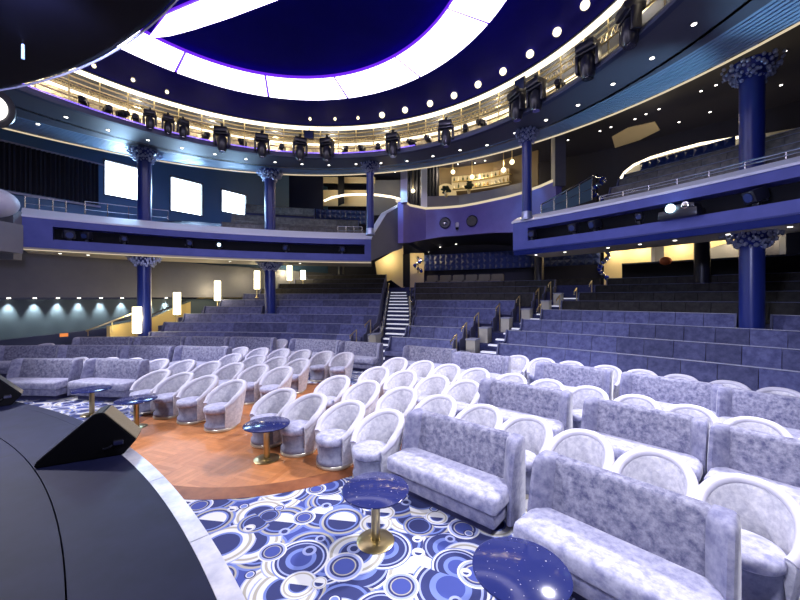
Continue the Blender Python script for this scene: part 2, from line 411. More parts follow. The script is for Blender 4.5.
# ------------------------------------------------------------------ tub chair
CREST = []
def make_chair():
    t = thing('tub_chair', 'tub chair', 'chair')
    # shell: wraps round the back, its rim slopes from the back down to the seat front
    def rim_z(th): 
        u = abs(th) / math.radians(122)
        return 0.425 + 0.300 * (0.5 + 0.5 * math.cos(PI * min(u, 1) ** 1.15)) ** 0.58
    bm = BM(); n = 30; rings = []; crest = []
    for i in range(n + 1):
        th = math.radians(-122 + 244 * i / n); zt = rim_z(th)
        s, c = math.sin(th), math.cos(th)
        lean = 0.03 * max(c, 0) 
        def P(r, z):
            k = z / 0.71
            fl = r + 0.075 * k
            return Vector((fl * s * 1.06, fl * c * (1.24 if c > 0 else 1.0) + lean * k + 0.02, z))
        outer = [P(0.245, 0.05), P(0.250, 0.16), P(0.255, zt * 0.55), P(0.258, zt - 0.05), P(0.252, zt - 0.015)]
        top = [P(0.225, zt + 0.005)]
        inner = [P(0.198, zt - 0.015), P(0.188, zt - 0.06), P(0.192, max(0.30, zt * 0.55)), P(0.20, 0.26)]
        rings.append([bm.verts.new(p) for p in outer + top + inner]); crest.append(P(0.226, zt - 0.014))
    for A, B in zip(rings, rings[1:]):
        for j in range(len(A) - 1): bm.faces.new((A[j], A[j + 1], B[j + 1], B[j]))
        bm.faces.new((A[-1], A[0], B[0], B[-1]))
    bm.faces.new(rings[0]); bm.faces.new(rings[-1][::-1])
    obj('shell', bm, 'shell', t, world=False, angle=60)
    bm = BM(); rad = [0.046 if 2 < i < n - 2 else 0.040 for i in range(n + 1)]; CREST[:] = [c_.copy() for c_ in crest]
    tube(bm, crest, rad, 10); obj('rim', bm, 'rim', t, world=False, angle=80)
    bm = BM(); lathe(bm, [(0.05, 0.31), (0.215, 0.31), (0.232, 0.33), (0.235, 0.375), (0.22, 0.402), (0.16, 0.415), (0.02, 0.418)], (0, -0.06, 0), 26)
    obj('seat', bm, 'velvet_seat', t, world=False, angle=60)
    bm = BM(); lathe(bm, [(0.05, 0.05), (0.243, 0.05), (0.250, 0.075), (0.248, 0.10), (0.222, 0.125), (0.222, 0.27), (0.232, 0.285), (0.226, 0.31), (0.05, 0.31)], (0, -0.02, 0), 26)
    obj('base', bm, 'base_fabric', t, world=False, angle=50)
    bm = BM(); lathe(bm, [(0.05, 0.0), (0.252, 0.0), (0.262, 0.012), (0.262, 0.035), (0.250, 0.05), (0.05, 0.05)], (0, -0.01, 0), 26)
    obj('plinth', bm, 'plinth', t, world=False, angle=50)
    return t
chair0 = make_chair(); chair_used = [False]
def put_chair(r, a, label, group, z=0.0):
    place(chair0, not chair_used[0], pol(C, r, a, z), -math.radians(a), label, group); chair_used[0] = True
HT = 0.75
rows = [
 ('L1', [(164,369.4),(187,372.4),(211,374.4),(239,379.6)], 'left block\'s front row', 'left chair block, front row'),
 ('L2', [(83,358),(114,357.4),(138,358),(164,358.4),(189,358.4),(215,359.6),(238,361.4),(262,364.4),(281,368)], 'left block\'s second row', 'left chair block, second row'),
 ('L3', [(236,353.6),(260,353.6),(281,357),(303,358)], 'left block\'s third row', 'left chair block, third row'),
 ('L4', [(225,346),(244,347),(263,347.6),(284,348.4),(305,349),(327,350.6),(347,352.4)], 'left block\'s fourth row', 'left chair block, fourth row'),
 ('L5', [(283,339)], None, None),
 ('L6', [(49,343.2)], None, None),
 ('R1', [(287,388),(317,393.6),(351,400.4),(388,408)], 'right block\'s front row', 'right chair block, front row'),
 ('R2', [(341,375.6),(370,381.6),(403,386),(440,393),(482,403),(527,415),(577,431),(645,447),(729,471.6),(820,505)], 'right block\'s second row', 'right chair block, second row'),
 ('R3', [(380,367),(407,369.4),(438,374.6),(463,380)], 'right block\'s third row', 'right chair block, third row'),
 ('R4', [(399,357.5),(425,360),(450,364),(478,368.4),(511,374),(546,378),(586,384.4),(633,393),(678,404),(736,415),(800,430)], 'right block\'s fourth row', 'right chair block, fourth row'),
 ('R6', [(518,354.4),(541,357.4),(568,362.4),(604,365),(638,368.6),(676,373.6),(723,380),(773,387.4)], 'right block\'s rear row below the benches', 'right chair block, rear row')]
for key, pts, desc, grp in rows:
    n = len(pts); zf = 0.013 if key in ('L1', 'R1') else 0.0
    def apex(r, a):   # where the top of the chair's rim shows
        q = pol(C, r, a, zf); m3 = Matrix.Rotation(-math.radians(a), 3, 'Z'); best = None
        for c_ in CREST:
            w = q + m3 @ c_ + Vector((0, 0, 0.04)); x_, y_ = 400 + F * w.x / w.y, YH - F * (w.z - EYE) / w.y
            if best is None or y_ < best[1]: best = (x_, y_, w.y)
        return best
    def solve(x, y, r=None):
        p = at_h(x, y, HT); fix = r is not None; r = r or math.hypot(p.x - C[0], p.y - C[1]) - 0.3; a = bearing(C, p)
        for _ in range(12):
            bx, by, bz = apex(r, a)
            a += math.degrees((x - bx) * bz / F / r) * 0.8
            if not fix: r += (by - y) * bz / (by - YH) * 0.8
        return r, a
    sol = [solve(*q) for q in pts]; rs = [q[0] for q in sol]; aa = [q[1] for q in sol]
    if n > 2:   # a smooth arc through the survey
        ma, mr_ = sum(aa) / n, sum(rs) / n
        sl = sum((a - ma) * (r - mr_) for a, r in zip(aa, rs)) / sum((a - ma) ** 2 for a in aa)
        rs = [mr_ + sl * (a - ma) for a in aa]
        aa = [solve(x, y, r)[1] for (x, y), r in zip(pts, rs)]
    for i in range(1, n):
        mn = math.degrees(0.645 / rs[i])
        if aa[i] - aa[i - 1] < mn: aa[i] = aa[i - 1] + mn
    print(key, [round(r, 2) for r in rs])
    for i in range(n):
        if key == 'L5': lab, g = 'single pale lilac tub chair standing in a gap of the rear left sofa row', 'left chair block, loose chairs'
        elif key == 'L6': lab, g = 'lone pale tub chair behind the far left sofa row, beside the dark side wall', 'left chair block, loose chairs'
        else: lab, g = 'pale lilac tub chair, %s from left in the %s' % (ORD[i], desc), grp
        zz = 0.013 if key in ('L1', 'R1') and not (key == 'R1' and i == 3) else 0.0
        put_chair(rs[i], aa[i], lab, g, zz)

# ------------------------------------------------------------------ sofas
def make_sofa(W, label, loc, rz, group):
    t = thing('sofa', label, 'sofa', loc, rz, group)
    h, dp = 0.85, 0.62     # root at floor, local origin on the middle of the back's top line; front is -y
    y0 = -dp + 0.05
    # backrest: leaning padded slab, hollow between the two wings
    bm = BM(); iw = W - 0.30
    prof = [(0.0, 0.84), (0.04, 0.85), (0.07, 0.82), (0.05, 0.40), (0.02, 0.12), (-0.14, 0.12), (-0.13, 0.42), (-0.055, 0.80), (-0.03, 0.835)]
    xs = [-iw / 2, -iw / 2 + 0.02, iw / 2 - 0.02, iw / 2]; ins = [0.012, 0, 0, 0.012]
    R = [[bm.verts.new((x, y, z - d)) for y, z in prof] for x, d in zip(xs, ins)]
    for A, B in zip(R, R[1:]):
        for j in range(len(prof)): bm.faces.new((A[j], A[(j + 1) % len(prof)], B[(j + 1) % len(prof)], B[j]))
    bm.faces.new(R[0][::-1]); bm.faces.new(R[-1])
    obj('backrest', bm, 'velvet', t, world=False, angle=50)
    # wings: upright padded fins that fold forward at each end
    for s in (-1, 1):
        bm = BM(); rings = []
        for z, yb, yf, ins in ((0.06, -0.13, -0.30, 0), (0.40, -0.125, -0.285, 0), (0.62, -0.09, -0.235, 0), (0.78, -0.062, -0.185, 0), (0.825, -0.055, -0.165, 0.012), (0.848, -0.03, -0.12, 0.035)):
            pts = [(W / 2 - 0.17 + ins, yb + ins * .3), (W / 2 - 0.045, yf + ins * .5), (W / 2 - 0.012 - ins * .4, yf + 0.006 + ins * .5), (W / 2 - ins * .6, yf + 0.04 + ins * .3), (W / 2 - ins * .6, 0.045 - ins * .3), (W / 2 - 0.02 - ins * .5, 0.068 - ins * .3), (W / 2 - 0.17 + ins, 0.072 - ins * .3)]
            rings.append([bm.verts.new((s * x, y, z)) for x, y in pts])
        m_ = len(rings[0])
        for A, B in zip(rings, rings[1:]):
            for k in range(m_): bm.faces.new((A[k], A[(k + 1) % m_], B[(k + 1) % m_], B[k]))
        bm.faces.new(rings[0][::-1]); bm.faces.new(rings[-1])
        obj('wing', bm, 'velvet_side', t, world=False, angle=55)
    bm = BM(); box(bm, (0, (y0 - 0.12) / 2, 0.345), (W - 0.06, -(y0) - 0.10, 0.17), bev=0.045); obj('seat_cushion', bm, 'velvet_seat', t, world=False, angle=60)
    bm = BM(); box(bm, (0, (y0 + 0.06 - 0.02) / 2, 0.19), (W - 0.14, -y0 - 0.04, 0.16), bev=0.02); obj('base', bm, 'velvet_side', t, world=False)
    bm = BM(); box(bm, (0, -0.26, 0.055), (W - 0.30, 0.36, 0.11)); obj('plinth', bm, 'dark_base', t, world=False)
    return t
def sofa_at(a, b, label, group, h=0.845, W=None):
    p, q = at_h(a[0], a[1], h), at_h(b[0], b[1], h)
    aa = (bearing(C, p) + bearing(C, q)) / 2
    r = (math.hypot(p.x - C[0], p.y - C[1]) + math.hypot(q.x - C[0], q.y - C[1])) / 2
    w = W or (bearing(C, q) - bearing(C, p)) * PI / 180 * r
    make_sofa(max(w - 0.02, 1.0), label, pol(C, r, aa), -math.radians(aa), group)
S = [((415,408),(522,440),'lilac velvet sofa in front of the round glass table at the carpet edge','front sofas',None),
 ((540,450),(742,520),'large lilac velvet sofa closest to the stage with the oval table before it','front sofas',None),
 ((478,378),(578,393),'lilac sofa behind the front sofas, first of the three in the middle right row','middle row sofas',1.5),
 ((584,398),(712,419),'lilac sofa in the centre of the three in the middle right row','middle row sofas',None),
 ((731,430),(897,458),'lilac sofa cut by the picture edge in the middle right row','middle row sofas',1.45),
 ((535,362.2),(615,369.3),'lilac sofa at the aisle end of the rear right row','rear right sofas',None),
 ((624,370.5),(724,387.5),'long lilac sofa in the middle of the rear right row','rear right sofas',None),
 ((731,390),(850,404),'lilac sofa cut by the picture edge in the rear right row','rear right sofas',1.5),
 ((407,345),(455,350),'blue lilac sofa standing at the foot of the central benches nearer the left stairs','rear centre sofas',None),
 ((457,351),(509,357.5),'blue lilac sofa standing at the foot of the central benches nearer the right stairs','rear centre sofas',None),
 ((20,358),(78,359.5),'lilac velvet sofa nearest the small stage monitor at the far left','front left sofas',None),
 ((90,358.5),(148,360),'lilac velvet sofa behind the two round tables on the left','front left sofas',None),
 ((-66,347),(-1,346.2),'lilac sofa at the very start of the middle left row','middle left sofas',None),
 ((0,346),(64,345.2),'lilac sofa behind the far left front sofa','middle left sofas',None),
 ((65,345),(122,345.6),'lilac sofa second in the middle left row behind the round tables','middle left sofas',None),
 ((125,345.4),(175,346),'lilac sofa third in the middle left row behind the front tub chairs','middle left sofas',None),
 ((177,346),(232,347),'lilac sofa at the chair end of the middle left row','middle left sofas',None),
 ((74,337.5),(136,336.5),'blue lilac sofa at the wall end of the rear left row','rear left sofas',None),
 ((137,336.5),(186,336.6),'blue lilac sofa below the first lantern in the rear left row','rear left sofas',None),
 ((187,336.6),(231,336.8),'first half of the long blue lilac sofa in the rear left row','rear left sofas',None),
 ((232,336.8),(276,337.8),'second half of the long blue lilac sofa in the rear left row','rear left sofas',None),
 ((292,338.5),(341,340.6),'blue lilac sofa beyond the lone tub chair in the rear left row','rear left sofas',None),
 ((342,340.8),(382,343.5),'blue lilac sofa at the stair end of the rear left row','rear left sofas',None)]
for a, b, lab, grp, W in S: sofa_at(a, b, lab, grp, W=W)

# ------------------------------------------------------------------ cocktail tables
def table(x, y, label, sparks=True, ph=0.0):
    t = thing('cocktail_table', label, 'table', (x, y, 0.013 if (x - PC[0]) ** 2 + (y - PC[1]) ** 2 < 2.4 ** 2 else 0.0), ph, 'round glass cocktail tables')
    bm = BM(); lathe(bm, [(0.02, 0.478), (0.30, 0.478), (0.315, 0.486), (0.315, 0.496), (0.308, 0.50), (0.02, 0.50)], n=40); obj('table_top', bm, 'table_top', t, world=False)
    bm = BM(); lathe(bm, [(0.02, 0.02), (0.042, 0.02), (0.042, 0.47), (0.09, 0.472), (0.09, 0.478), (0.02, 0.478)], n=18); obj('post', bm, 'brass', t, world=False)
    bm = BM(); lathe(bm, [(0.02, 0.0), (0.175, 0.0), (0.178, 0.008), (0.165, 0.016), (0.05, 0.024), (0.02, 0.024)], n=32); obj('foot', bm, 'brass', t, world=False)
    return t
table(-0.23, 3.35, 'round starry blue glass table on brass post in front of the nearer front sofa')
table(-1.88, 5.02, 'round blue glass table standing on the orange parquet before the front right chairs')
table(0.80, 2.36, 'round starry blue glass table cut by the bottom picture edge')
table(-6.03, 6.96, 'round blue glass table on the carpet between the two front left sofas')
table(-4.65, 6.27, 'round blue glass table at the parquet edge behind the large stage monitor')

# ------------------------------------------------------------------ stage monitors
def wedge(loc, rz, label, back='monitor_back_lit'):
    t = thing('stage_monitor', label, 'speaker', loc, rz, 'stage monitors')
    wd_ = 0.34; pr = [(0.0, 0.0), (-0.015, 0.035), (0.50, 0.505), (0.56, 0.505), (0.865, 0.150), (0.74, 0.0)]
    bm = BM(); A = [bm.verts.new((x, 0, z)) for x, z in pr]; B = [bm.verts.new((x, wd_, z)) for x, z in pr]
    for j in range(6): bm.faces.new((A[j], A[(j + 1) % 6], B[(j + 1) % 6], B[j]))
    bm.faces.new(A[::-1]); bm.faces.new(B)
    bmesh.ops.bevel(bm, geom=list(bm.edges), offset=0.010, segments=2, affect='EDGES')
    obj('cabinet', bm, 'black', t, world=False)
    def plate(name, p, q, m, lift, inset):
        d = Vector((q[0] - p[0], 0, q[1] - p[1])); L_ = d.length; d.normalize(); n = Vector((-d.z, 0, d.x))
        c_ = Vector(((p[0] + q[0]) / 2, wd_ / 2, (p[1] + q[1]) / 2)) + n * lift
        m4 = Matrix(((d.x, 0, n.x, 0), (0, 1, 0, 0), (d.z, 0, n.z, 0), (0, 0, 0, 1)))
        bm = BM(); box(bm, c_, (L_ - inset, wd_ - inset, 0.012), mat4=m4); return obj(name, bm, m, t, world=False, smooth=False)
    plate('grille', pr[1], pr[2], 'black_gloss', 0.003, 0.05)
    o = plate('back_panel', pr[3], pr[4], back, 0.003, 0.02); o['label'] = 'back panel'
    bm = BM(); box(bm, (0.70, -0.003, 0.15), (0.09, 0.012, 0.055), bev=0.004); obj('connector_plate', bm, 'chrome', t, world=False)
    bm = BM(); tube(bm, [(0.56, 0.005, 0.10), (0.57, -0.03, 0.105), (0.63, -0.03, 0.12), (0.64, 0.005, 0.125)], 0.009); obj('handle', bm, 'black_gloss', t, world=False)
    return t
wedge((-3.82, 3.72, 0.501), math.atan2(0.455, 0.89), 'black wedge stage monitor standing at the white stage edge')
wedge((-7.0, 5.40, 0.501), math.atan2(0.455, 0.89) + 0.30, 'black wedge stage monitor cut by the left picture edge', 'black_gloss')

# ------------------------------------------------------------------ tiered benches
def bench(i, a0, a1, label, group, m='bench', rr=None, fl=None, c=C, back=BACK, cap='bench_cap', ends=True, pw=0.62):
    r = rr if rr is not None else row_r(i); f = fl if fl is not None else row_f(i)
    mid = pol(c, r, (a0 + a1) / 2, f)
    t = thing('tier_bench', label, 'bench', mid, 0, group)
    w = math.radians(a1 - a0) * r; n = max(1, round(w / pw)); da = (a1 - a0) / n; g = math.degrees(0.006 / r)
    bm = BM()
    for k in range(n):
        arc(bm, c, [(r - 0.20, f + 0.40), (r - 0.02, f + 0.40), (r + 0.03, f + back - 0.03), (r - 0.02, f + back - 0.012), (r - 0.06, f + back - 0.03)], a0 + da * k + g, a0 + da * (k + 1) - g, 1.5)
    obj('backrest', bm, m, t, smooth=False)
    bm = BM()
    arc(bm, c, [(r - 0.66, f + 0.30), (r - 0.64, f + 0.41), (r - 0.60, f + 0.43), (r - 0.17, f + 0.40), (r - 0.17, f + 0.28)], a0, a1, 1.5); obj('seat', bm, 'bench_seat' if m == 'bench' else m, t, smooth=False)
    bm = BM(); arc(bm, c, rect(r - 0.58, r + 0.02, f + 0.001, f + 0.30), a0 + g, a1 - g, 1.5); obj('base', bm, 'dark_base', t, smooth=False)
    bm = BM(); arc(bm, c, [(r - 0.06, f + back - 0.012), (r + 0.035, f + back - 0.02), (r + 0.035, f + back), (r - 0.055, f + back + 0.004)], a0, a1, 1.5); obj('capping', bm, cap if m != 'shaded_bench' else 'bench_end', t, smooth=False)
    if ends:
        e = math.degrees(0.045 / r)
        for s, a in ((-1, a0), (1, a1)):
            bm = BM(); arc(bm, c, [(r - 0.52, f + 0.001), (r + 0.05, f + 0.001), (r + 0.05, f + back + 0.01), (r - 0.10, f + back + 0.01), (r - 0.26, f + 0.55), (r - 0.52, f + 0.50)], min(a, a + s * e), max(a, a + s * e), 2)
            obj('end_panel', bm, 'bench_end', t, smooth=False)
    return t
ends_L = [(152,352),(166,368),(186,378),(206,380),(222,381),(245,382),(262,383),(280,384),(296,385),(308,386)]
ends_C = [(392,454),(408,464),(415,474),(418,496),(417,515),(416,534),(416,545),(416,555)]
ends_R = [(500,860),(508,880),(523,880),(543,880),(563,880),(580,880),(596,880),(608,880)]
TI = ['lowest', 'second', 'third', 'fourth', 'fifth', 'sixth', 'seventh', 'eighth', 'ninth', 'top']
for i, (p0, p1) in enumerate(ends_L):
    r = row_r(i + 1); mm = 'bench' if i < 6 else 'shaded_bench'
    col = 'blue grey' if i < 6 else 'shade darkened grey'
    if i == 3:   # row broken round the column
        bench(4, ang(p0, C, r), ang(263, C, r), 'blue grey tier bench left of the column, left block fourth row', 'left block benches', mm)
        bench(4, ang(277, C, r), ang(p1, C, r), 'blue grey tier bench right of the column, left block fourth row', 'left block benches', mm)
    else:
        bench(i + 1, ang(p0, C, r), ang(p1, C, r), '%s tier bench, %s row of the left block' % (col, TI[i]), 'left block benches', mm)
for i, (p0, p1) in enumerate(ends_C):
    r = row_r(i + 1); mm = 'bench' if i < 5 else 'shaded_bench'
    col = 'blue grey' if i < 5 else 'shade darkened grey'
    bench(i + 1, ang(p0, C, r), ang(p1, C, r), '%s curved tier bench between the two stairs, %s row up' % (col, TI[i]), 'centre block benches', mm)
for i, (p0, p1) in enumerate(ends_R):
    r = row_r(i + 1); mm = 'bench' if i < 4 else 'shaded_bench'
    col = 'blue grey' if i < 4 else 'shade darkened grey'
    if i == 3:
        bench(4, ang(p0, C, r), ang(735, C, r), 'blue grey tier bench left of the large column, right block fourth row', 'right block benches', mm)
        bench(4, ang(773, C, r), ang(p1, C, r), 'blue grey tier bench right of the large column, right block fourth row', 'right block benches', mm)
    else:
        bench(i + 1, ang(p0, C, r), ang(p1, C, r), '%s long tier bench, %s row of the right block' % (col, TI[i]), 'right block benches', mm)

# ------------------------------------------------------------------ aisle stairs
def stairs(edges, label, n):
    p = pol(C, row_r(1), (ang(edges[0][0], C, row_r(1)) + ang(edges[0][1], C, row_r(1))) / 2)
    t = thing('aisle_stairs', label, 'stairs', p)
    for i in range(n):
        r0 = row_r(i + 1) + 0.06
        for s in range(2):
            ra = r0 - 0.53 * (1 - s) ; rb = r0 + 0.53 * s + 0.02 if s else r0
            z0, z1 = (row_f(i + 1) + 0.002, row_f(i + 1) + RISE / 2) if s == 0 else (row_f(i + 2) - 0.0, row_f(i + 2) + 0.012)
            u = 0.5 * s; e0 = edges[i][0] * (1 - u) + edges[min(i + 1, n)][0] * u; e1 = edges[i][1] * (1 - u) + edges[min(i + 1, n)][1] * u
            a0, a1 = ang(e0, C, ra), ang(e1, C, ra)
            bm = BM(); arc(bm, C, rect(ra, rb, z0, z1), a0, a1, 2); o = obj('step', bm, 'stair_navy', t, smooth=False)
            bm = BM(); arc(bm, C, rect(ra - 0.012, ra + 0.17, z1 - 0.04, z1 + 0.006), a0 + 0.05, a1 - 0.05, 2)
            root_off = root_loc(o); bmesh.ops.translate(bm, verts=bm.verts, vec=-p)
            obj('nosing', bm, 'nosing', o, world=False, smooth=False)
    return t
edL = [(371,391),(381,407),(385,409),(386,409),(387,409),(388,409),(389,408),(390,407),(391,406)]
edR = [(470,498),(480,506),(495,521),(511,541),(528,560),(544,577),(557,592),(568,604)]
stairs(edL, 'straight lit aisle stairs climbing between the left and central benches', 8)
stairs(edR, 'lit aisle stairs climbing between the central and right benches', 7)
# parapets and handrails that flank the left stairs
def parapet(pxs, label, dx):
    t = thing('stair_railing', label, 'railing', pol(C, row_r(1), ang(pxs[0], C, row_r(1))))
    path = [pol(C, row_r(i + 1), ang(x, C, row_r(i + 1))) for i, x in enumerate(pxs)]
    bm = BM(); wall(bm, [(p.x, p.y) for p in path], [row_f(i + 1) + 0.001 for i in range(len(path))], [row_f(i + 1) + 0.42 for i in range(len(path))], 0.07); obj('kick_panel', bm, 'cream_box', t, smooth=False)
    bm = BM(); tube(bm, [p + Vector((0, 0, row_f(i + 1) + 0.85)) for i, p in enumerate(path)], 0.028); obj('handrail', bm, 'chrome', t)
    for i, p in enumerate(path):
        bm = BM(); tube(bm, [p + Vector((0, 0, row_f(i + 1) + 0.40)), p + Vector((0, 0, row_f(i + 1) + 0.86))], 0.02); obj('post', bm, 'chrome', t)
    return t
parapet([368,380,383.5,385,386,387,388,389], 'pale handrail along the wall side of the left aisle stairs', 1)
parapet([409,410.5,411,411.2,411,410.5,410], 'pale handrail along the centre side of the left aisle stairs', -1)
# little grab rails and cream end boxes at the row ends
def grab(i, px, label, group, lean=1):
    r = row_r(i); a = ang(px, C, r); p = pol(C, r - 0.25, a, row_f(i))
    t = thing('grab_rail', label, 'handrail', p, 0, group)
    q0, q1 = pol(C, r - 0.05, a, row_f(i)), pol(C, r - 0.55, a, row_f(i))
    bm = BM(); tube(bm, [q0 + Vector((0, 0, 0.001)), q0 + Vector((0, 0, 1.08)), q1 + Vector((0, 0, 0.90)), q1 + Vector((0, 0, 0.80))], 0.024); obj('rail', bm, 'gold', t)
    bm = BM(); lathe(bm, [(0.02, 0.001), (0.06, 0.001), (0.06, 0.015), (0.02, 0.02)], q0, 12); obj('flange', bm, 'chrome', t)
def endbox(i, px, label, group):
    r = row_r(i); a = ang(px, C, r); p = pol(C, r - 0.32, a, row_f(i))
    t = thing('end_cabinet', label, 'cabinet', p, 0, group)
    rz = -math.radians(a)
    bm = BM(); box(bm, p + Vector((0, 0, 0.261)), (0.32, 0.50, 0.52), rz, 0.012); obj('body', bm, 'cream_box', t, smooth=False)
    bm = BM(); box(bm, p + Vector((0, 0, 0.54)), (0.36, 0.54, 0.035), rz, 0.006); obj('top', bm, 'bench_cap', t, smooth=False)
for k, (i, px) in enumerate([(1, 357), (2, 371)]):
    grab(i, px, 'small gold grab rail at the %s bench end beside the left stairs' % TI[k], 'left aisle grab rails')
    endbox(i, px + 7, 'cream end cabinet beside the %s bench at the left stairs' % TI[k], 'left aisle end cabinets')
for k, (i, px) in enumerate([(1, 457), (2, 467), (3, 479), (4, 500), (5, 520), (6, 539), (7, 551)]):
    grab(i, px, 'small gold grab rail at the %s bench end beside the right stairs' % TI[k], 'right aisle grab rails')
    endbox(i, px + 9, 'cream end cabinet beside the %s bench at the right stairs' % TI[k], 'right aisle end cabinets')
for k, (i, px) in enumerate([(4, 541), (5, 560), (6, 577), (7, 592)]):
    grab(i, px, 'small gold grab rail by the %s right block bench across the right stairs' % TI[i - 1], 'right block grab rails')

# ------------------------------------------------------------------ columns
def column(x, y, z0, z1, label, caps, r=0.25, m='column', base=True):
    t = thing('column', label, 'column', (x, y, z0), 0, 'blue columns' if m == 'column' else 'dark rear columns')
    bm = BM(); lathe(bm, [(r, 0.001), (r, z1 - z0)], (x, y, z0), 20); obj('shaft', bm, m, t)
    if base:
        bm = BM(); lathe(bm, [(r * 1.02, 0.001), (r * 1.3, 0.001), (r * 1.3, 0.08), (r * 1.1, 0.14), (r * 1.02, 0.3)], (x, y, z0), 20); obj('base', bm, 'silver_leaf', t)
    for cz in caps:
        bm = BM(); lathe(bm, [(r * 1.01, -0.42), (r * 1.25, -0.38), (r * 1.1, -0.32), (r * 1.35, -0.12), (r * 1.9, -0.03), (r * 1.9, 0)], (x, y, cz), 20)
        cp = obj('capital', bm, m, t)
        bm = BM(); rn = random.Random(int(cz * 100 + x * 10))
        for k in range(18):
            a = 2 * PI * k / 18
            for q in range(6):
                rr = r * (1.15 + 0.24 * q) + rn.uniform(-.05, .05); zz = cz - 0.40 + 0.07 * q + rn.uniform(-.04, .04)
                sphere(bm, Vector((x + rr * math.cos(a + .17 * q), y + rr * math.sin(a + .17 * q), min(zz, cz - 0.05))), rn.uniform(.03, .06), 6, 4, (1, 1, 1.2))
        bmesh.ops.translate(bm, verts=bm.verts, vec=-Vector((x, y, z0)))
        obj('leafwork', bm, 'silver_leaf', cp, world=False)
    return t
column(-10.6, 14.75, 0.0, 8.35, 'tall blue column on the far left before the windows', [4.02, 8.34])
column(-6.25, 17.1, 0.96, 8.35, 'blue column rising through the fourth left bench row', [4.02, 8.34])
column(9.15, 9.25, 0.96, 8.35, 'large blue column closest to the camera on the right', [4.02, 8.34])
column(-1.35, 16.1, 5.1, 8.35, 'slim blue column at the inner end of the left balcony', [8.34], 0.17)
column(4.62, 12.95, 5.1, 8.35, 'slim blue column at the inner end of the right balcony', [8.34], 0.17)

# ------------------------------------------------------------------ balconies
def balcony(c, R, a0, a1, side):
    z0 = 4.02; ze = 5.42 if side == 'left' else 5.34
    bm = BM()
    # fascia with a long equipment recess
    g0, g1 = (a0 + (2.2 if side == 'left' else 1.2), a1 - (0.9 if side == 'left' else 0.0))
    solid = [(R, z0), (R + 0.55, z0), (R + 0.55, 5.05), (R, 5.05)]
    arc(bm, c, solid, a0, g0, 1.5); 
    if g1 < a1: arc(bm, c, solid, g1, a1, 1.5)
    arc(bm, c, rect(R, R + 0.55, z0, 4.34), g0, g1, 1.5)
    arc(bm, c, rect(R, R + 0.55, 4.80, 5.05), g0, g1, 1.5)
    struct('trim_4' if side == 'left' else 'trim_5', bm, 'fascia', 'violet blue fascia of the %s balcony' % side)
    bm = BM(); arc(bm, c, rect(R + 0.45, R + 0.56, 4.34, 4.80), g0, g1, 1.5); struct('trim_6', bm, 'black', 'dark back of the %s balcony recess' % side)
    bm = BM(); arc(bm, c, [(R - 0.03, 5.05), (R + 0.5, 5.05), (R + 0.5, ze), (R + 0.42, ze), (R - 0.03, 5.11)], a0 - 0.1, a1 + 0.1, 1.5)
    struct('trim_7', bm, 'ledge', 'pale lilac ledge of the %s balcony' % side)
    # soffit: flat strip then a raised ceiling
    bm = BM(); arc(bm, c, rect(R + (0.02 if side == 'left' else 0.19), R + 2.4, 3.95, 4.018), a0 + 0.02, a1, 1.5); struct('ceiling', bm, 'soffit_warm', 'pale soffit under the %s balcony' % side)
    bm = BM(); q_ = 0.0 if side == 'left' else 0.6; arc(bm, c, [(R + 0.56, 4.30), (R + 1.5 + q_, 4.30), (R + 2.0 + q_, 5.0), (R + 4.0 + q_, 6.0), (R + 7.5, 6.3), (R + 7.5, 6.45), (R + 3.9 + q_, 6.2), (R + 1.7 + q_, 5.1), (R + 1.2 + q_, 4.55), (R + 0.56, 4.55)], a0, a1, 2); struct('floor', bm, 'navy_dark', 'upper floor of the %s balcony' % side)
    if side == 'left':
        bm = BM(); arc(bm, c, rect(R + 0.05, R + 0.09, 3.925, 3.948), a0, a1, 1.5); struct('trim_8', bm, 'gold_line', 'warm light line under the left balcony')
    else:
        bm = BM(); arc(bm, c, [(R - 0.01, 4.06), (R + 0.12, 3.86), (R + 0.2, 3.86), (R + 0.2, 4.018), (R - 0.01, 4.018)], a0, a1, 1.5); struct('trim_8', bm, 'column', 'dark blue lower edge of the right balcony')
aL0, aL1 = ang(22, BL, RBL), ang(371, BL, RBL)
aR0, aR1 = ang(513, BR, RBR), ang(900, BR, RBR)
balcony(BL, RBL, aL0, aL1, 'left'); balcony(BR, RBR, aR0, aR1, 'right')
# left end return of the left balcony (faces the stage)
p = pol(BL, RBL, aL0)
bm = BM(); wall(bm, [(p.x, p.y), (p.x - 1.6, p.y - 0.5), (p.x - 3.5, p.y - 1.6)], 3.55, 5.2, 0.4); struct('wall_left', bm, 'grey_wall', 'grey blue return at the stage end of the left balcony')
bm = BM(); wall(bm, [(p.x + .01, p.y - .03), (p.x - 1.6, p.y - 0.53), (p.x - 3.5, p.y - 1.63)], 4.28, 4.42, 0.05); struct('trim_9', bm, 'gold_line', 'gold band on the balcony return')
# rising parapet from the left balcony's inner end to the booth
pA = pol(BL, RBL, aL1)
pB = Vector((0.15, 19.0, 0))
bm = BM(); wall(bm, [(pA.x, pA.y), (pA.x * .55 + pB.x * .45, pA.y * .55 + pB.y * .45), (pB.x, pB.y)], [4.02, 4.45, 4.9], [5.10, 6.5, 7.25], 0.3); struct('wall_centre', bm, 'grey_wall', 'blue grey stair parapet rising from the left balcony to the booth')
bm = BM(); wall(bm, [(pA.x + .03, pA.y - .02), (pA.x * .55 + pB.x * .45 + .03, pA.y * .55 + pB.y * .45), (pB.x + .03, pB.y)], [5.10, 6.5, 7.25], [5.17, 6.57, 7.32], 0.36); struct('trim_10', bm, 'ledge', 'pale capping of the stair parapet')

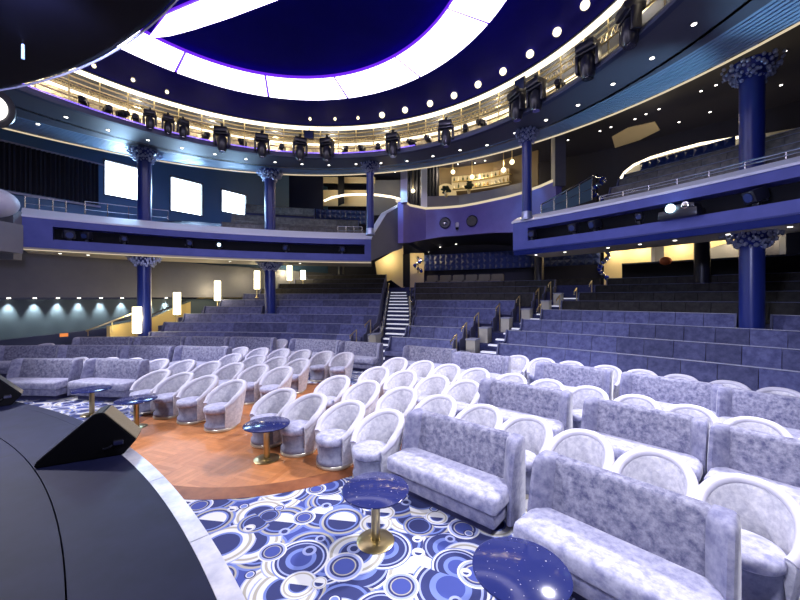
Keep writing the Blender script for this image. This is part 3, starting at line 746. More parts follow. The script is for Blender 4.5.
# balcony rails
def bal_rail(c, R, a0, a1, h, label, n):
    t = thing('balcony_railing', label, 'railing', pol(c, R, (a0 + a1) / 2, 5.4))
    for hh in (h, h * 0.5):
        bm = BM(); tube(bm, [pol(c, R, a0 + (a1 - a0) * k / 16, 5.4 + hh) for k in range(17)], 0.02, 6); obj('rail', bm, 'chrome', t)
    for k in range(n + 1):
        bm = BM(); q = pol(c, R, a0 + (a1 - a0) * k / n, 5.4); tube(bm, [q, q + Vector((0, 0, h))], 0.018, 6); obj('post', bm, 'chrome', t)
bal_rail(BL, RBL + 0.75, ang(25, BL, RBL + .75), ang(66, BL, RBL + .75), 0.50, 'chrome double rail at the stage end of the left balcony', 3)
bal_rail(BL, RBL + 0.9, ang(85, BL, RBL + .9), ang(168, BL, RBL + .9), 0.62, 'chrome double rail below the bright windows on the left balcony', 4)
bal_rail(BL, RBL + 0.8, ang(338, BL, RBL + .8), ang(362, BL, RBL + .8), 0.40, 'chrome rail at the inner end of the left balcony', 3)
bal_rail(BR, RBR + 0.62, ang(600, BR, RBR + .62), ang(890, BR, RBR + .62), 0.16, 'low rail along the ledge of the right balcony', 8)
bm = BM()
t = thing('stair_railing', 'sloping chrome and glass stair rail on the right balcony beside the booth', 'railing', at_d(545, 215, 13.2))
P0, P1 = at_d(541, 217, 13.2), at_d(592, 200, 13.4)
Q0, Q1 = at_d(541, 205, 13.2), at_d(592, 176, 13.4)
bm = BM(); tube(bm, [Q0, Q1], 0.03); tube(bm, [Q1, Q1 + Vector((.45, .3, 0))], 0.03); obj('handrail', bm, 'chrome', t)
for k in range(5):
    f = k / 4; a, b_ = P0.lerp(P1, f), Q0.lerp(Q1, f); bm = BM(); tube(bm, [a, b_], 0.02); obj('post', bm, 'chrome', t)
bm = BM(); N_ = Vector((0, 0.012, 0)); vv = [bm.verts.new(x + N_ * s) for s in (0, 1) for x in (P0, P1, Q1.lerp(P1, .1), Q0.lerp(P0, .1))]
for f_ in ((0, 1, 2, 3), (7, 6, 5, 4), (0, 4, 5, 1), (1, 5, 6, 2), (2, 6, 7, 3), (3, 7, 4, 0)): bm.faces.new([vv[k] for k in f_])
obj('glass_panel', bm, 'glass', t, smooth=False)
bm = BM(); tube(bm, [P0.lerp(Q0, .5), P1.lerp(Q1, .5)], 0.015); obj('middle_rail', bm, 'chrome', t)

# balcony seat rows
for k, (dr, top) in enumerate(((2.15, 5.95), (3.1, 6.6), (4.05, 7.38))):
    p0 = [222, 232, 246][k]; p1 = [362, 358, 314][k]; r = RBL + dr
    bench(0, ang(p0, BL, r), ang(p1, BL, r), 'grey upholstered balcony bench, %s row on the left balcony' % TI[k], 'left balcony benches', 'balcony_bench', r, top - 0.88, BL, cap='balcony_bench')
    bm = BM(); arc(bm, BL, rect(r - 0.95, r + 0.08, top - 1.25, top - 0.88), ang(p0, BL, r) - 1, ang(p1, BL, r) + 1, 2); struct('floor', bm, 'navy_dark', 'upper tier of the left balcony')
for k, (dr, top) in enumerate(((2.75, 6.35), (3.6, 6.85), (4.45, 7.25))):
    p0 = [612, 620, 626][k]; r = RBR + dr
    bench(0, ang(p0, BR, r), ang(900, BR, r), 'grey upholstered balcony bench, %s row on the right balcony' % TI[k], 'right balcony benches', 'balcony_bench', r, top - 0.88, BR, cap='bench_cap')
    bm = BM(); arc(bm, BR, rect(r - 0.95, r + 0.08, top - 1.25, top - 0.88), ang(p0, BR, r) - 0.5, ang(900, BR, r), 2); struct('floor', bm, 'navy_dark', 'upper tier of the right balcony')
# tufted blue back screens on the balconies
def tuft_wall(c, r, a0, a1, z0, z1, label, cell=0.3, m='tuft'):
    t = thing('tufted_panel', label, 'wall panel', pol(c, r, (a0 + a1) / 2, z0))
    bm = BM(); arc(bm, c, rect(r, r + 0.06, z0, z1), a0, a1, 2); obj('backing', bm, 'navy_dark', t, smooth=False)
    w = math.radians(a1 - a0) * r; nx = max(1, round(w / cell)); nz = max(1, round((z1 - z0) / cell)); bm = BM()
    for i in range(nx):
        for j in range(nz):
            A0 = a0 + (a1 - a0) * i / nx; A1 = a0 + (a1 - a0) * (i + 1) / nx; Z0 = z0 + (z1 - z0) * j / nz; Z1 = z0 + (z1 - z0) * (j + 1) / nz
            q = [bm.verts.new(pol(c, r - 0.002, A, Z)) for A, Z in ((A0, Z0), (A1, Z0), (A1, Z1), (A0, Z1))]
            m_ = bm.verts.new(pol(c, r - 0.09, (A0 + A1) / 2, (Z0 + Z1) / 2))
            for s in range(4): bm.faces.new((q[s], q[(s + 1) % 4], m_))
    obj('cushions', bm, m, t, smooth=False)
tuft_wall(BL, RBL + 4.1, ang(316, BL, RBL + 4.1), ang(366, BL, RBL + 4.1), 6.6, 7.4, 'blue tufted screen behind the left balcony benches')
tuft_wall(BR, RBR + 4.95, ang(640, BR, RBR + 4.95), ang(735, BR, RBR + 4.95), 7.2, 7.74, 'blue tufted screen behind the right balcony benches')

# ------------------------------------------------------------------ balcony spotlights, projector
def spot(c, R, px, label, rz=0.0, lit=False, s=1.0):
    a = ang(px, c, R + 0.12); p = pol(c, R + 0.12, a, 4.36)
    t = thing('spotlight', label, 'spotlight', p, -math.radians(a), 'balcony spotlights')
    bm = BM(); box(bm, (0, 0, 0.05), (0.10 * s, 0.16, 0.10), bev=0.01); tube(bm, [(-0.15 * s, 0, 0.09), (0.15 * s, 0, 0.09)], 0.015, 6)
    tube(bm, [(-0.15 * s, 0, 0.09), (-0.15 * s, 0, 0.24)], 0.015, 6); tube(bm, [(0.15 * s, 0, 0.09), (0.15 * s, 0, 0.24)], 0.015, 6); obj('yoke', bm, 'black_gloss', t, world=False)
    m4 = Matrix.Rotation(rz, 4, 'Z') @ Matrix.Rotation(math.radians(20), 4, 'X')
    bm = BM(); box(bm, (0, -0.08, 0.23), (0.26 * s, 0.30 * s, 0.24 * s), bev=0.03, mat4=m4); obj('housing', bm, 'black_gloss', t, world=False)
    bm = BM(); f = m4 @ Vector((0, -0.155 * s, 0)); lathe(bm, [(0.01, 0), (0.09 * s, 0), (0.09 * s, 0.012), (0.01, 0.012)], n=16)
    bmesh.ops.transform(bm, verts=bm.verts, matrix=Matrix.Translation(Vector((0, -0.08, 0.23)) + f) @ m4 @ Matrix.Rotation(PI / 2, 4, 'X'))
    obj('lens', bm, 'lens_blue' if lit else 'tuft', t, world=False)
for px, lab, rz, lit, s in ((69, 'first black spotlight in the left balcony recess, a boxy one', 0.2, False, 1.2), (87, 'black spotlight tilted beside the boxy one in the left recess', -0.5, False, 1.0), (124, 'small black spotlight in the left recess before the far left column', 0.2, False, 0.8), (189, 'black spotlight in the left recess under the middle window', 0.3, False, 0.9), (219, 'black spotlight in the left recess beneath the smallest window', 0.1, True, 0.75), (286, 'black spotlight in the left recess right of the second column', -0.2, False, 0.9), (342, 'black spotlight at the inner end of the left recess', 0.2, False, 0.9)):
    spot(BL, RBL, px, lab, rz, lit, s)
for px, lab, rz, lit, s in ((533, 'black spotlight at the inner end of the right recess', 0.2, False, 0.9), (575, 'silver lensed round spotlight in the right recess', 0.0, False, 1.0), (596, 'black spotlight beside the silver lensed one in the right recess', -0.3, False, 1.0), (640, 'small black spotlight in the right recess left of the projector', 0.3, False, 0.7), (757, 'large black spotlight hanging tilted in the right recess near the big column', -0.5, False, 1.15)):
    spot(BR, RBR, px, lab, rz, lit, s)
a = ang(680, BR, RBR); p = pol(BR, RBR + 0.05, a, 4.42)
t = thing('projector', 'black video projector with glowing blue lens in the right balcony recess', 'projector', p, -math.radians(a))
bm = BM(); box(bm, (0, 0, 0.02), (0.86, 0.5, 0.22), bev=0.03); obj('body', bm, 'black_gloss', t, world=False)
bm = BM(); lathe(bm, [(0.02, 0), (0.10, 0), (0.11, 0.05), (0.09, 0.06), (0.02, 0.06)], n=20); bmesh.ops.transform(bm, verts=bm.verts, matrix=Matrix.Translation((-0.12, -0.25, 0.17)) @ Matrix.Rotation(PI / 2, 4, 'X')); obj('lens', bm, 'lens_blue', t, world=False)
bm = BM(); box(bm, (0.05, 0.02, 0.19), (0.62, 0.42, 0.16), bev=0.05); obj('hood', bm, 'black_gloss', t, world=False)
bm = BM(); lathe(bm, [(0.02, 0), (0.08, 0), (0.085, 0.04), (0.06, 0.05), (0.02, 0.05)], n=16); bmesh.ops.transform(bm, verts=bm.verts, matrix=Matrix.Translation((0.18, -0.21, 0.2)) @ Matrix.Rotation(PI / 2, 4, 'X')); obj('second_lens', bm, 'chrome', t, world=False)

# ------------------------------------------------------------------ lighting gallery ring and soffit
ZS = 8.35; ZC = 10.4
N_R = 120
bm = BM()
inn = [pol(D, 8.77, 360 * k / N_R, ZS) for k in range(N_R + 1)]
def out_pt(a, R): return pol(GC, R, a, ZS)
# soffit in two bands: plain inner, ribbed outer
mid = []
outp = []
for k in range(N_R + 1):
    a = 360 * k / N_R
    d = Vector((math.sin(math.radians(a)), math.cos(math.radians(a)), 0))
    # far intersection of the ray from D with the gold circle
    o = Vector((D[0] - GC[0], D[1] - GC[1], 0)); B_ = o.dot(d); t_ = -B_ + math.sqrt(B_ * B_ - o.dot(o) + 13.1 ** 2)
    outp.append(Vector((D[0], D[1], ZS)) + d * t_)
    mid.append(Vector((D[0], D[1], ZS)) + d * (8.77 + (t_ - 8.77) * 0.60))
strip(bm, inn, mid); struct('ceiling', bm, 'soffit', 'grey blue soffit under the lighting gallery')
bm = BM()
NR = 9
for j in range(NR):
    f0, f1 = j / NR, (j + 0.62) / NR
    A = [m_.lerp(o, f0) for m_, o in zip(mid, outp)]; B2 = [m_.lerp(o, f1) for m_, o in zip(mid, outp)]; E2 = [m_.lerp(o, (j + 1) / NR) for m_, o in zip(mid, outp)]
    up = Vector((0, 0, 0.05))
    strip(bm, A, B2); strip(bm, B2, [x + up for x in B2]); strip(bm, [x + up for x in B2], [x + up for x in E2]); strip(bm, [x + up for x in E2], E2)
struct('ceiling', bm, 'blue_rib', 'ribbed blue coffer outside the gallery soffit')
bm = BM(); tube(bm, [pol(GC, 13.12, 360 * k / 120, ZS - 0.02) for k in range(120)], 0.03, 6, True); struct('trim_11', bm, 'gold_line', 'warm light line round the soffit rim')
bm = BM(); A = [pol(GC, 13.1, 3 * k, ZS) for k in range(121)]; A2 = [pol(GC, 13.12, 3 * k, ZC) for k in range(121)]; B2 = [pol(GC, 32, 3 * k, ZC) for k in range(121)]; strip(bm, A, A2); strip(bm, A2, B2); struct('ceiling', bm, 'navy_dark', 'dark navy ceiling above the balconies')
# rim of the gallery
bm = BM(); arc(bm, D, [(8.70, ZS - 0.06), (8.86, ZS - 0.06), (8.86, ZS + 0.17), (8.80, ZS + 0.17), (8.70, ZS + 0.02)], -180, 180, 3, False); struct('trim_12', bm, 'navy_wall', 'dark lip of the lighting gallery')
bm = BM(); arc(bm, D, rect(8.76, 8.80, ZS + 0.18, ZS + 0.205), -75, 25, 3); struct('trim_13', bm, 'violet_led', 'violet light strip along the gallery lip')
bm = BM(); arc(bm, D, rect(8.86, 10.3, ZS + 0.02, ZS + 0.06), -180, 180, 3, False); struct('floor', bm, 'black', 'gallery walkway')
bm = BM(); arc(bm, D, rect(10.2, 10.3, ZS, 9.8), -180, 180, 3, False); struct('wall_gallery', bm, 'truss_wall', 'cream wall behind the lighting gallery')
bm = BM(); arc(bm, D, rect(8.78, 10.25, 9.70, 9.85), -180, 180, 3, False); struct('ceiling', bm, 'soffit', 'canopy over the lighting gallery')
bm = BM(); arc(bm, D, rect(8.80, 8.96, 9.60, 9.69), -180, 180, 3, False); struct('trim_14', bm, 'gold_led', 'bright warm light strip at the top of the gallery')
bm = BM(); arc(bm, D, rect(9.98, 10.06, 9.40, 9.48), -180, 180, 3, False); struct('trim_15', bm, 'gold_led', 'inner warm light strip of the gallery')
# gallery railing: pipes and posts in sections
for k in range(24):
    a0, a1 = -180 + 15 * k, -165 + 15 * k
    if not (-100 <= a0 and a1 <= 100): continue
    t = thing('gallery_rail_section', 'gold lighting rail section, %s from the left along the gallery' % (ORD + ['last'])[min((a0 + 100) // 15, 15)], 'rail', pol(D, 9.0, (a0 + a1) / 2, ZS + 0.06), 0, 'gallery rail sections')
    for rr, hh in ((9.0, 1.12), (9.0, 0.95), (9.0, 0.72), (9.35, 1.02), (9.35, 0.62)):
        bm = BM(); tube(bm, [pol(D, rr, a0 + 1.5 * j, ZS + hh) for j in range(11)], 0.025, 6); obj('pipe', bm, 'gold', t)
    for j in range(3):
        bm = BM(); q = pol(D, 9.0, a0 + 2.5 + 5 * j, ZS + 0.06); tube(bm, [q, q + Vector((0, 0, 1.28))], 0.022, 6); obj('post', bm, 'gold', t)
    bm = BM()
    for j in range(14):
        q = pol(D, 9.0, a0 + 15 * j / 14, ZS + 0.72); q2 = pol(D, 9.0, a0 + 15 * (j + 0.5) / 14, ZS + 0.95); q3 = pol(D, 9.0, a0 + 15 * (j + 1) / 14, ZS + 0.72); tube(bm, [q, q2, q3], 0.010, 5)
    obj('lattice', bm, 'gold', t)
# moving heads hung on the rim
def make_head():
    t = thing('moving_head_light', 'moving head', 'stage light')
    bm = BM(); box(bm, (0, 0, 0.58), (0.36, 0.34, 0.16), bev=0.03); tube(bm, [(0, 0, 0.66), (0, 0, 0.80)], 0.04); obj('base', bm, 'black_gloss', t, world=False)
    bm = BM()
    for s in (-1, 1): box(bm, (s * 0.19, 0, 0.34), (0.06, 0.16, 0.40), bev=0.02)
    box(bm, (0, 0, 0.49), (0.42, 0.20, 0.06), bev=0.02); obj('yoke', bm, 'black_gloss', t, world=False)
    bm = BM(); lathe(bm, [(0.02, -0.02), (0.10, -0.02), (0.125, 0.04), (0.14, 0.20), (0.13, 0.36), (0.08, 0.44), (0.02, 0.45)], n=16); obj('head', bm, 'black_gloss', t, world=False)
    bm = BM(); lathe(bm, [(0.02, -0.03), (0.085, -0.03), (0.085, -0.021), (0.02, -0.021)], n=16); obj('lens', bm, 'chrome', t, world=False)
    return t
head0 = make_head(); head0.scale = (1.45, 1.45, 1.35)
HP = [150, 168, 183, 222, 262, 300, 327, 393, 446, 517, 536, 588, 630]
for k, px in enumerate(HP):
    a = ang(px, D, 8.62)
    o_ = place(head0, k == 0, pol(D, 8.62, a, ZS - (0.18 if k > 2 else -0.05)), -math.radians(a) + 0.3 * ((k % 3) - 1), 'black moving head stage light hanging on the gallery rim, %s from the left' % ORD[k], 'moving heads on the gallery')
    if k <= 2: o_.scale = (0.95, 0.95, 0.95)
    else: o_.scale = (1.4, 1.4, 1.35)
# small profile spots standing between them
def make_prof():
    t = thing('profile_spot', 'profile spot', 'stage light')
    bm = BM(); box(bm, (0, 0, 0.2), (0.20, 0.36, 0.2), bev=0.03); obj('housing', bm, 'black_gloss', t, world=False)
    bm = BM(); tube(bm, [(-0.13, 0, 0.0), (-0.13, 0, 0.2), (-0.10, 0, 0.2)], 0.015, 6); tube(bm, [(0.13, 0, 0.0), (0.13, 0, 0.2), (0.10, 0, 0.2)], 0.015, 6); tube(bm, [(-0.13, 0, 0.0), (0.13, 0, 0.0)], 0.015, 6); obj('bracket', bm, 'black', t, world=False)
    bm = BM(); lathe(bm, [(0.01, 0), (0.075, 0), (0.085, 0.08), (0.01, 0.08)], n=14); bmesh.ops.transform(bm, verts=bm.verts, matrix=Matrix.Translation((0, -0.18, 0.2)) @ Matrix.Rotation(PI / 2, 4, 'X')); obj('barrel', bm, 'black_gloss', t, world=False)
    return t
prof0 = make_prof()
for k, px in enumerate([84, 108, 122, 136, 206, 243, 282, 345, 362, 378, 412, 428, 465, 482, 560]):
    a = ang(px, D, 9.1)
    place(prof0, k == 0, pol(D, 9.12, a, ZS + 0.28), -math.radians(a) + 0.5 * ((k * 7 % 5) / 2 - 1), 'small black profile spot on the gallery walkway, %s from the left' % ORD[k], 'profile spots on the gallery')
def ad_box(px, py, d, sx, sz, label):
    p = at_d(px, py, d); a = bearing(D, p)
    t = thing('video_monitor', label, 'monitor', p, -math.radians(a))
    bm = BM(); box(bm, (0, 0, 0), (sx, 0.08, sz), bev=0.015); obj('casing', bm, 'black_gloss', t, world=False)
    bm = BM(); box(bm, (0, -0.042, 0), (sx * 0.86, 0.006, sz * 0.8)); obj('screen', bm, 'tuft', t, world=False)
    bm = BM(); tube(bm, [(0, 0.03, sz / 2), (0, 0.03, sz / 2 + 0.15)], 0.02); obj('bracket', bm, 'black', t, world=False)
ad_box(309, 135, 15.3, 0.42, 0.36, 'small black monitor hung on the gallery rails behind the dance floor')
ad_box(520, 85, 11.9, 0.40, 0.48, 'small black monitor hung on the gallery rails on the right')

# recessed downlights
def downlights(pts, label, group, r=0.055):
    for q in pts:
        t = thing('recessed_downlight', label, 'downlight', q, 0, group)
        bm = BM(); lathe(bm, [(r * 0.95, 0.0), (r * 1.5, 0.0), (r * 1.4, -0.008), (r * 0.95, -0.006)], q, 14); obj('trim_ring', bm, 'soffit', t)
        bm = BM(); lathe(bm, [(0.005, 0.0), (r, 0.0), (r * 0.9, -0.012), (0.005, -0.012)], q, 14); obj('lens', bm, 'downlight', t)
def on_soffit(pts, z): return [at_h(x, y, z) for x, y in pts]
downlights(on_soffit([(66,117),(38,124),(108,130),(148,140),(182,148),(215,154),(246,159),(275,162),(302,164),(329,165),(356,164),(381,163),(407,161),(433,156),(460,150),(487,145),(515,133),(546,120),(578,105),(613,84),(652,58),(694,24)], ZS), 'small round downlight in the grey blue gallery soffit', 'gallery soffit downlights')
downlights(on_soffit([(221,165),(232,166),(292,172),(301,173),(324,174),(333,174),(349,174),(357,174),(387,172),(395,172),(422,169),(430,167),(458,164),(475,163),(485,160.5),(560,143),(568,140),(600,131),(611,127),(635,119),(646,114),(659,109),(701,91),(716,85),(785,51)], ZC - 0.005), 'small round downlight along the dark outer ceiling rim', 'outer ceiling downlights', 0.05)
downlights(on_soffit([(235,175),(254,176),(292,179),(308,180),(291,194),(313,194),(679,122),(650,131),(625,140),(710,112),(738,132),(776,120),(781,85),(741,119)], ZC - 0.01), 'small round downlight in the dark ceiling over the balcony seats', 'balcony ceiling downlights', 0.05)
downlights([pol(BR, RBR + 1.2, ang(px, BR, RBR + 1.2), 3.948) for px in (536, 565, 608, 640, 675, 728, 790)], 'small downlight in the taupe soffit under the right balcony', 'right balcony soffit downlights', 0.05)
downlights([pol(BL, RBL + 1.0, ang(px, BL, RBL + 1.0), 3.948) for px in (60, 88, 160, 230, 300)], 'small downlight in the taupe soffit under the left balcony', 'left balcony soffit downlights', 0.05)

# ------------------------------------------------------------------ dome, light ring, bulbs
ZD = 9.75
bm = BM(); lathe(bm, [(9.0, 0.0), (0.02, 0.02)], (*D, ZD), 96); struct('ceiling', bm, 'navy', 'deep navy ceiling inside the gallery ring')
D2 = (-3.13, 7.1); ZL = 9.5
t = thing('ceiling_light_ring', 'huge glowing lilac white light ring under the navy ceiling', 'ceiling light', (*D2, ZL))
bm = BM(); arc(bm, D2, rect(4.67, 5.94, ZL + 0.03, ZL + 0.12), -180, 180, 3, False); o = obj('backing', bm, 'bloom_edge', t, smooth=False); o['label'] = 'violet bloom edge'
NPN = 13
for k in range(NPN):
    a0 = -15.7 + 360 / NPN * k
    bm = BM(); arc(bm, D2, rect(4.70, 5.91, ZL, ZL + 0.05), a0 + 0.42, a0 + 360 / NPN - 0.42, 2.5); obj('light_panel', bm, 'ring_light', t, smooth=False)
t2 = thing('ceiling_light_band', 'glowing lilac white light band crossing inside the big light ring', 'ceiling light', (-5.2, 9.2, ZL))
lo = [(148,38.5),(170,36),(193,30),(230,18),(278,0),(330,-26)]; hi = [(166,16),(180,10),(199,2),(222,-9),(262,-24),(310,-45)]
LO = [at_h(x, y, ZL) for x, y in lo]; HI = [at_h(x, y, ZL) for x, y in hi]
bm = BM(); strip(bm, [p + Vector((0, .04, .03)) for p in LO], [p + Vector((0, -.04, .03)) for p in HI]); strip(bm, [p + Vector((0, .04, .09)) for p in LO], [p + Vector((0, -.04, .09)) for p in HI]); obj('backing', bm, 'bloom_edge', t2, smooth=False)
for k in range(5):
    g = 0.012
    a, b_, c_, d_ = LO[k].lerp(LO[k + 1], g), LO[k].lerp(LO[k + 1], 1 - g), HI[k].lerp(HI[k + 1], 1 - g), HI[k].lerp(HI[k + 1], g)
    bm = BM(); vs = [bm.verts.new(p) for p in (a, b_, c_, d_)]; vt = [bm.verts.new(p + Vector((0, 0, .025))) for p in (a, b_, c_, d_)]
    bm.faces.new(vs); bm.faces.new(vt[::-1])
    for j in range(4): bm.faces.new((vs[j], vs[(j + 1) % 4], vt[(j + 1) % 4], vt[j]))
    obj('light_panel', bm, 'ring_light', t2, smooth=False)
bulbs = [(94,66),(133,80),(167,92),(310,119),(335,119),(358,118),(382,115),(405,110),(430,103.5),(454,95.5),(478,84.5),(503,71.5),(530,54),(557,32),(585,5)]
for k, (x, y) in enumerate(bulbs):
    q = at_h(x, y, 9.66)
    t = thing('ceiling_bulb', 'bright warm bulb under the dome rim, %s from the left' % ORD[k], 'bulb', q, 0, 'dome rim bulbs')
    bm = BM(); sphere(bm, q, 0.06 if k < 6 else 0.115, 12, 8); obj('bulb', bm, 'bulb', t)
    bm = BM(); lathe(bm, [(0.03, 0.05), (0.05, 0.05), (0.05, 0.085), (0.03, 0.085)], q, 10); obj('socket', bm, 'gold', t)

# canopy over the stage
CC = (-7.03, -3.72)
bm = BM(); lathe(bm, [(0.05, 5.0), (8.50, 5.0), (8.56, 5.03), (8.56, 5.22), (0.05, 5.25)], (*CC, 0), 128)
t = tag(obj('stage_canopy', bm, 'canopy'), 'huge round black canopy hanging over the stage', 'canopy')
bm = BM(); arc(bm, CC, rect(8.562, 8.575, 5.0, 5.022), -180, 180, 2, False); o = obj('edge_strip', bm, 'ledge', t, world=False); o['label'] = 'thin pale edge'
bm = BM(); p = at_d(23, 40, 3.72); p.z = 4.99
t = thing('hanging_work_light', 'small slim lamp hanging below the stage canopy', 'lamp', p)
bm = BM(); tube(bm, [p, p + Vector((0, 0, -0.05))], 0.010); obj('rod', bm, 'chrome', t)
bm = BM(); tube(bm, [p + Vector((0, 0, -0.05)), p + Vector((0, 0, -0.20))], 0.013); obj('tube', bm, mat('faint_tube', (0.3, 0.4, 0.6), 0.3, emit=(0.3, 0.5, 0.9), es=0.5), t)

# ------------------------------------------------------------------ left wall with windows and drapes
wd = Vector((0.578, 0.816, 0)); w0 = Vector((-12.9, 15.5, 0)); wn = Vector((0.816, -0.578, 0))
def on_wall(px):   # parameter along the wall for a picture column
    k = (px - 400) / F
    s = (k * w0.y - w0.x) / (wd.x - k * wd.y); return s
def wp(s, z, off=0.0): return w0 + wd * s + wn * off + Vector((0, 0, z))
wins = [(105, 141, 160, 194), (171, 202, 176.5, 210), (222, 246, 189.5, 211)]
def quadbox(bm, s0, s1, z0, z1, off0, off1):
    P = [wp(s0, z0, off1), wp(s1, z0, off1), wp(s1, z1, off1), wp(s0, z1, off1)]; Q = [wp(s0, z0, off0), wp(s1, z0, off0), wp(s1, z1, off0), wp(s0, z1, off0)]
    a = [bm.verts.new(p) for p in P]; b_ = [bm.verts.new(p) for p in Q]
    bm.faces.new(a); bm.faces.new(b_[::-1])
    for j in range(4): bm.faces.new((a[j], b_[j], b_[(j + 1) % 4], a[(j + 1) % 4]))
sw = []
for x0, x1, yt, yb in wins:
    s0, s1 = on_wall(x0), on_wall(x1); d = w0.y + wd.y * s0
    zt = EYE - (yt - YH) / F * d; zb = EYE - (yb - YH) / F * d; sw.append((s0, s1, zb, zt))
s_start, s_end = on_wall(-40), 14.0
bm = BM(); quadbox(bm, s_start, s_end, 0, 2.2, -0.2, 0); struct('wall_left', bm, 'teal_wall', 'dark lower side wall washed by small lights')
bm = BM(); quadbox(bm, s_start, s_end, 2.28, 4.02, -0.2, 0.30); struct('wall_left', bm, 'grey_wall', 'grey wall panel below the left balcony')
bm = BM(); zb_, zt_ = min(w[2] for w in sw) , max(w[3] for w in sw)
quadbox(bm, s_start, s_end, 4.02, zb_, -0.2, 0); quadbox(bm, s_start, s_end, zt_, 10.4, -0.2, 0)
xs_ = [s_start] + [v for w in sw for v in w[:2]] + [s_end]
for j in range(0, len(xs_), 2): quadbox(bm, xs_[j], xs_[j + 1], zb_, zt_, -0.2, 0)
for w in sw:
    if w[3] < zt_ - 0.01: quadbox(bm, w[0], w[1], w[3], zt_, -0.2, 0)
    if w[2] > zb_ + 0.01: quadbox(bm, w[0], w[1], zb_, w[2], -0.2, 0)
struct('wall_left', bm, 'blue_lit', 'dark blue upper side wall around the windows')
for k, w in enumerate(sw):
    bm = BM(); quadbox(bm, w[0], w[1], w[2], w[3], -0.16, -0.12); o = struct('window_%d' % (k + 1), bm, 'window_lit', 'bright window, %s along the left wall' % ORD[k])
    bm = BM()
    quadbox(bm, w[0] - 0.06, w[0], w[2] - 0.06, w[3] + 0.06, -0.1, 0.03); quadbox(bm, w[1], w[1] + 0.06, w[2] - 0.06, w[3] + 0.06, -0.1, 0.03)
    quadbox(bm, w[0], w[1], w[2] - 0.06, w[2], -0.1, 0.03); quadbox(bm, w[0], w[1], w[3], w[3] + 0.06, -0.1, 0.03)
    f = obj('window_frame', bm, 'soffit', o, world=False, smooth=False)
bm = BM(); quadbox(bm, s_start, on_wall(104), 8.0, 8.06, 0.02, 0.10); quadbox(bm, s_start, on_wall(100), 6.15, 6.22, 0.02, 0.12); struct('trim_16', bm, 'bench_cap', 'pale rails above and below the black drape')
# black pleated drape
s0, s1 = s_start, on_wall(97); bm = BM(); n = 90; A, B2 = [], []
for k in range(n + 1):
    s = s0 + (s1 - s0) * k / n; o_ = 0.14 + 0.07 * math.sin(k * 1.9) + 0.02 * math.sin(k * 0.7)
    A.append(wp(s, 6.25, o_)); B2.append(wp(s, 7.98, o_ * 0.9))
strip(bm, A, B2); strip(bm, [p - wn * 0.01 for p in A], [p - wn * 0.01 for p in B2])
tag(obj('stage_drape', bm, 'curtain'), 'black pleated drape on the upper left wall before the first window', 'curtain')
# wall washers
for k, px in enumerate((-20, 8, 34, 57, 78, 100, 121, 148, 165)):
    s = on_wall(px); q = wp(s, 2.27, 0.14)
    t = thing('wall_washer', 'small downlight washing the dark lower left wall, %s from the left' % ORD[k], 'downlight', q, 0, 'left wall washers')
    bm = BM(); lathe(bm, [(0.01, 0.0), (0.055, 0.0), (0.05, -0.03), (0.01, -0.03)], q, 12); obj('lamp', bm, 'downlight', t)
    L_ = bpy.data.lights.new('wall_washer_beam', 'SPOT'); L_.energy = 260; L_.spot_size = math.radians(58); L_.spot_blend = 0.9; L_.color = (0.92, 1.0, 0.98); L_.shadow_soft_size = 0.03
    lo_ = bpy.data.objects.new('wall_washer_beam', L_); COL.objects.link(lo_); lo_.location = q + Vector((0, 0, -0.05)); lo_.rotation_euler = ((-wn + Vector((0, 0, -6.5))).to_track_quat('-Z', 'Y')).to_euler()
# pony wall along the ramp
P_ = [wp(on_wall(-40), 0, 1.0), wp(on_wall(106), 0, 1.0)]
bm = BM(); wall(bm, [(p.x, p.y) for p in P_], 0.0, [0.74, 1.02], 0.12); struct('wall_left', bm, 'navy_wall', 'low dark wall in front of the washed wall')
q = at_d(64, 335, 12.75)
bm = BM(); box(bm, q, (0.22, 0.05, 0.12), rz=math.atan2(wd.y, wd.x), bev=0.01); tag(obj('orange_sign', bm, 'orange_lamp'), 'tiny glowing orange sign on the low dark wall', 'sign')
# golden sloping stair wall and lanterns
lp = [(137, 307, 333, 1), (177, 292.5, 314.5, 3), (217.5, 281, 300.5, 4), (257, 271, 289, 6), (289.5, 264.5, 280.5, 8), (303, 270.5, 279.5, 9)]
LH = 1.0
def lantern(px, y0, y1, k):
    d = LH * F / (y1 - y0) if k < 5 else 22.5
    q = at_d(px, y1, d); h = (y1 - y0) / F * d
    t = thing('lantern_post', 'tall glowing lantern on the stair wall beside the left benches, %s from the stage' % ORD[k], 'lamp', q + Vector((0, 0, -0.5)), 0, 'stair lanterns')
    bm = BM(); lathe(bm, [(0.05, 0.0), (0.145, 0.0), (0.15, 0.02), (0.15, h - 0.02), (0.145, h), (0.05, h)], q, 16); obj('glass_shade', bm, 'lantern', t)
    bm = BM(); lathe(bm, [(0.02, -0.5), (0.10, -0.5), (0.10, -0.46), (0.035, -0.42), (0.035, -0.03), (0.12, -0.02), (0.12, -0.001), (0.02, -0.001)], q, 14); obj('stand', bm, 'gold', t)
    return q
LQ = [lantern(px, a, b_, k) for k, (px, a, b_, _) in enumerate(lp)]
sp = [(110, 326, 334, 13.6), (153, 318, 327, 16.4), (186, 303.5, 314, 18.2), (217, 290.5, 301, 19.7), (240, 283, 294, 20.8), (262, 277.5, 289, 21.8), (285, 271, 283, 23.6), (305, 266, 280, 25.0)]
path = [at_d(x, y, d) for x, y, y2, d in sp]; low = [at_d(x, y2, d).z for x, y, y2, d in sp]
bm = BM(); wall(bm, [(p.x, p.y) for p in path], [z - 0.5 for z in low], [p.z for p in path], 0.12); struct('wall_left', bm, 'gold_panel', 'gold lit sloping stair wall beside the left benches')
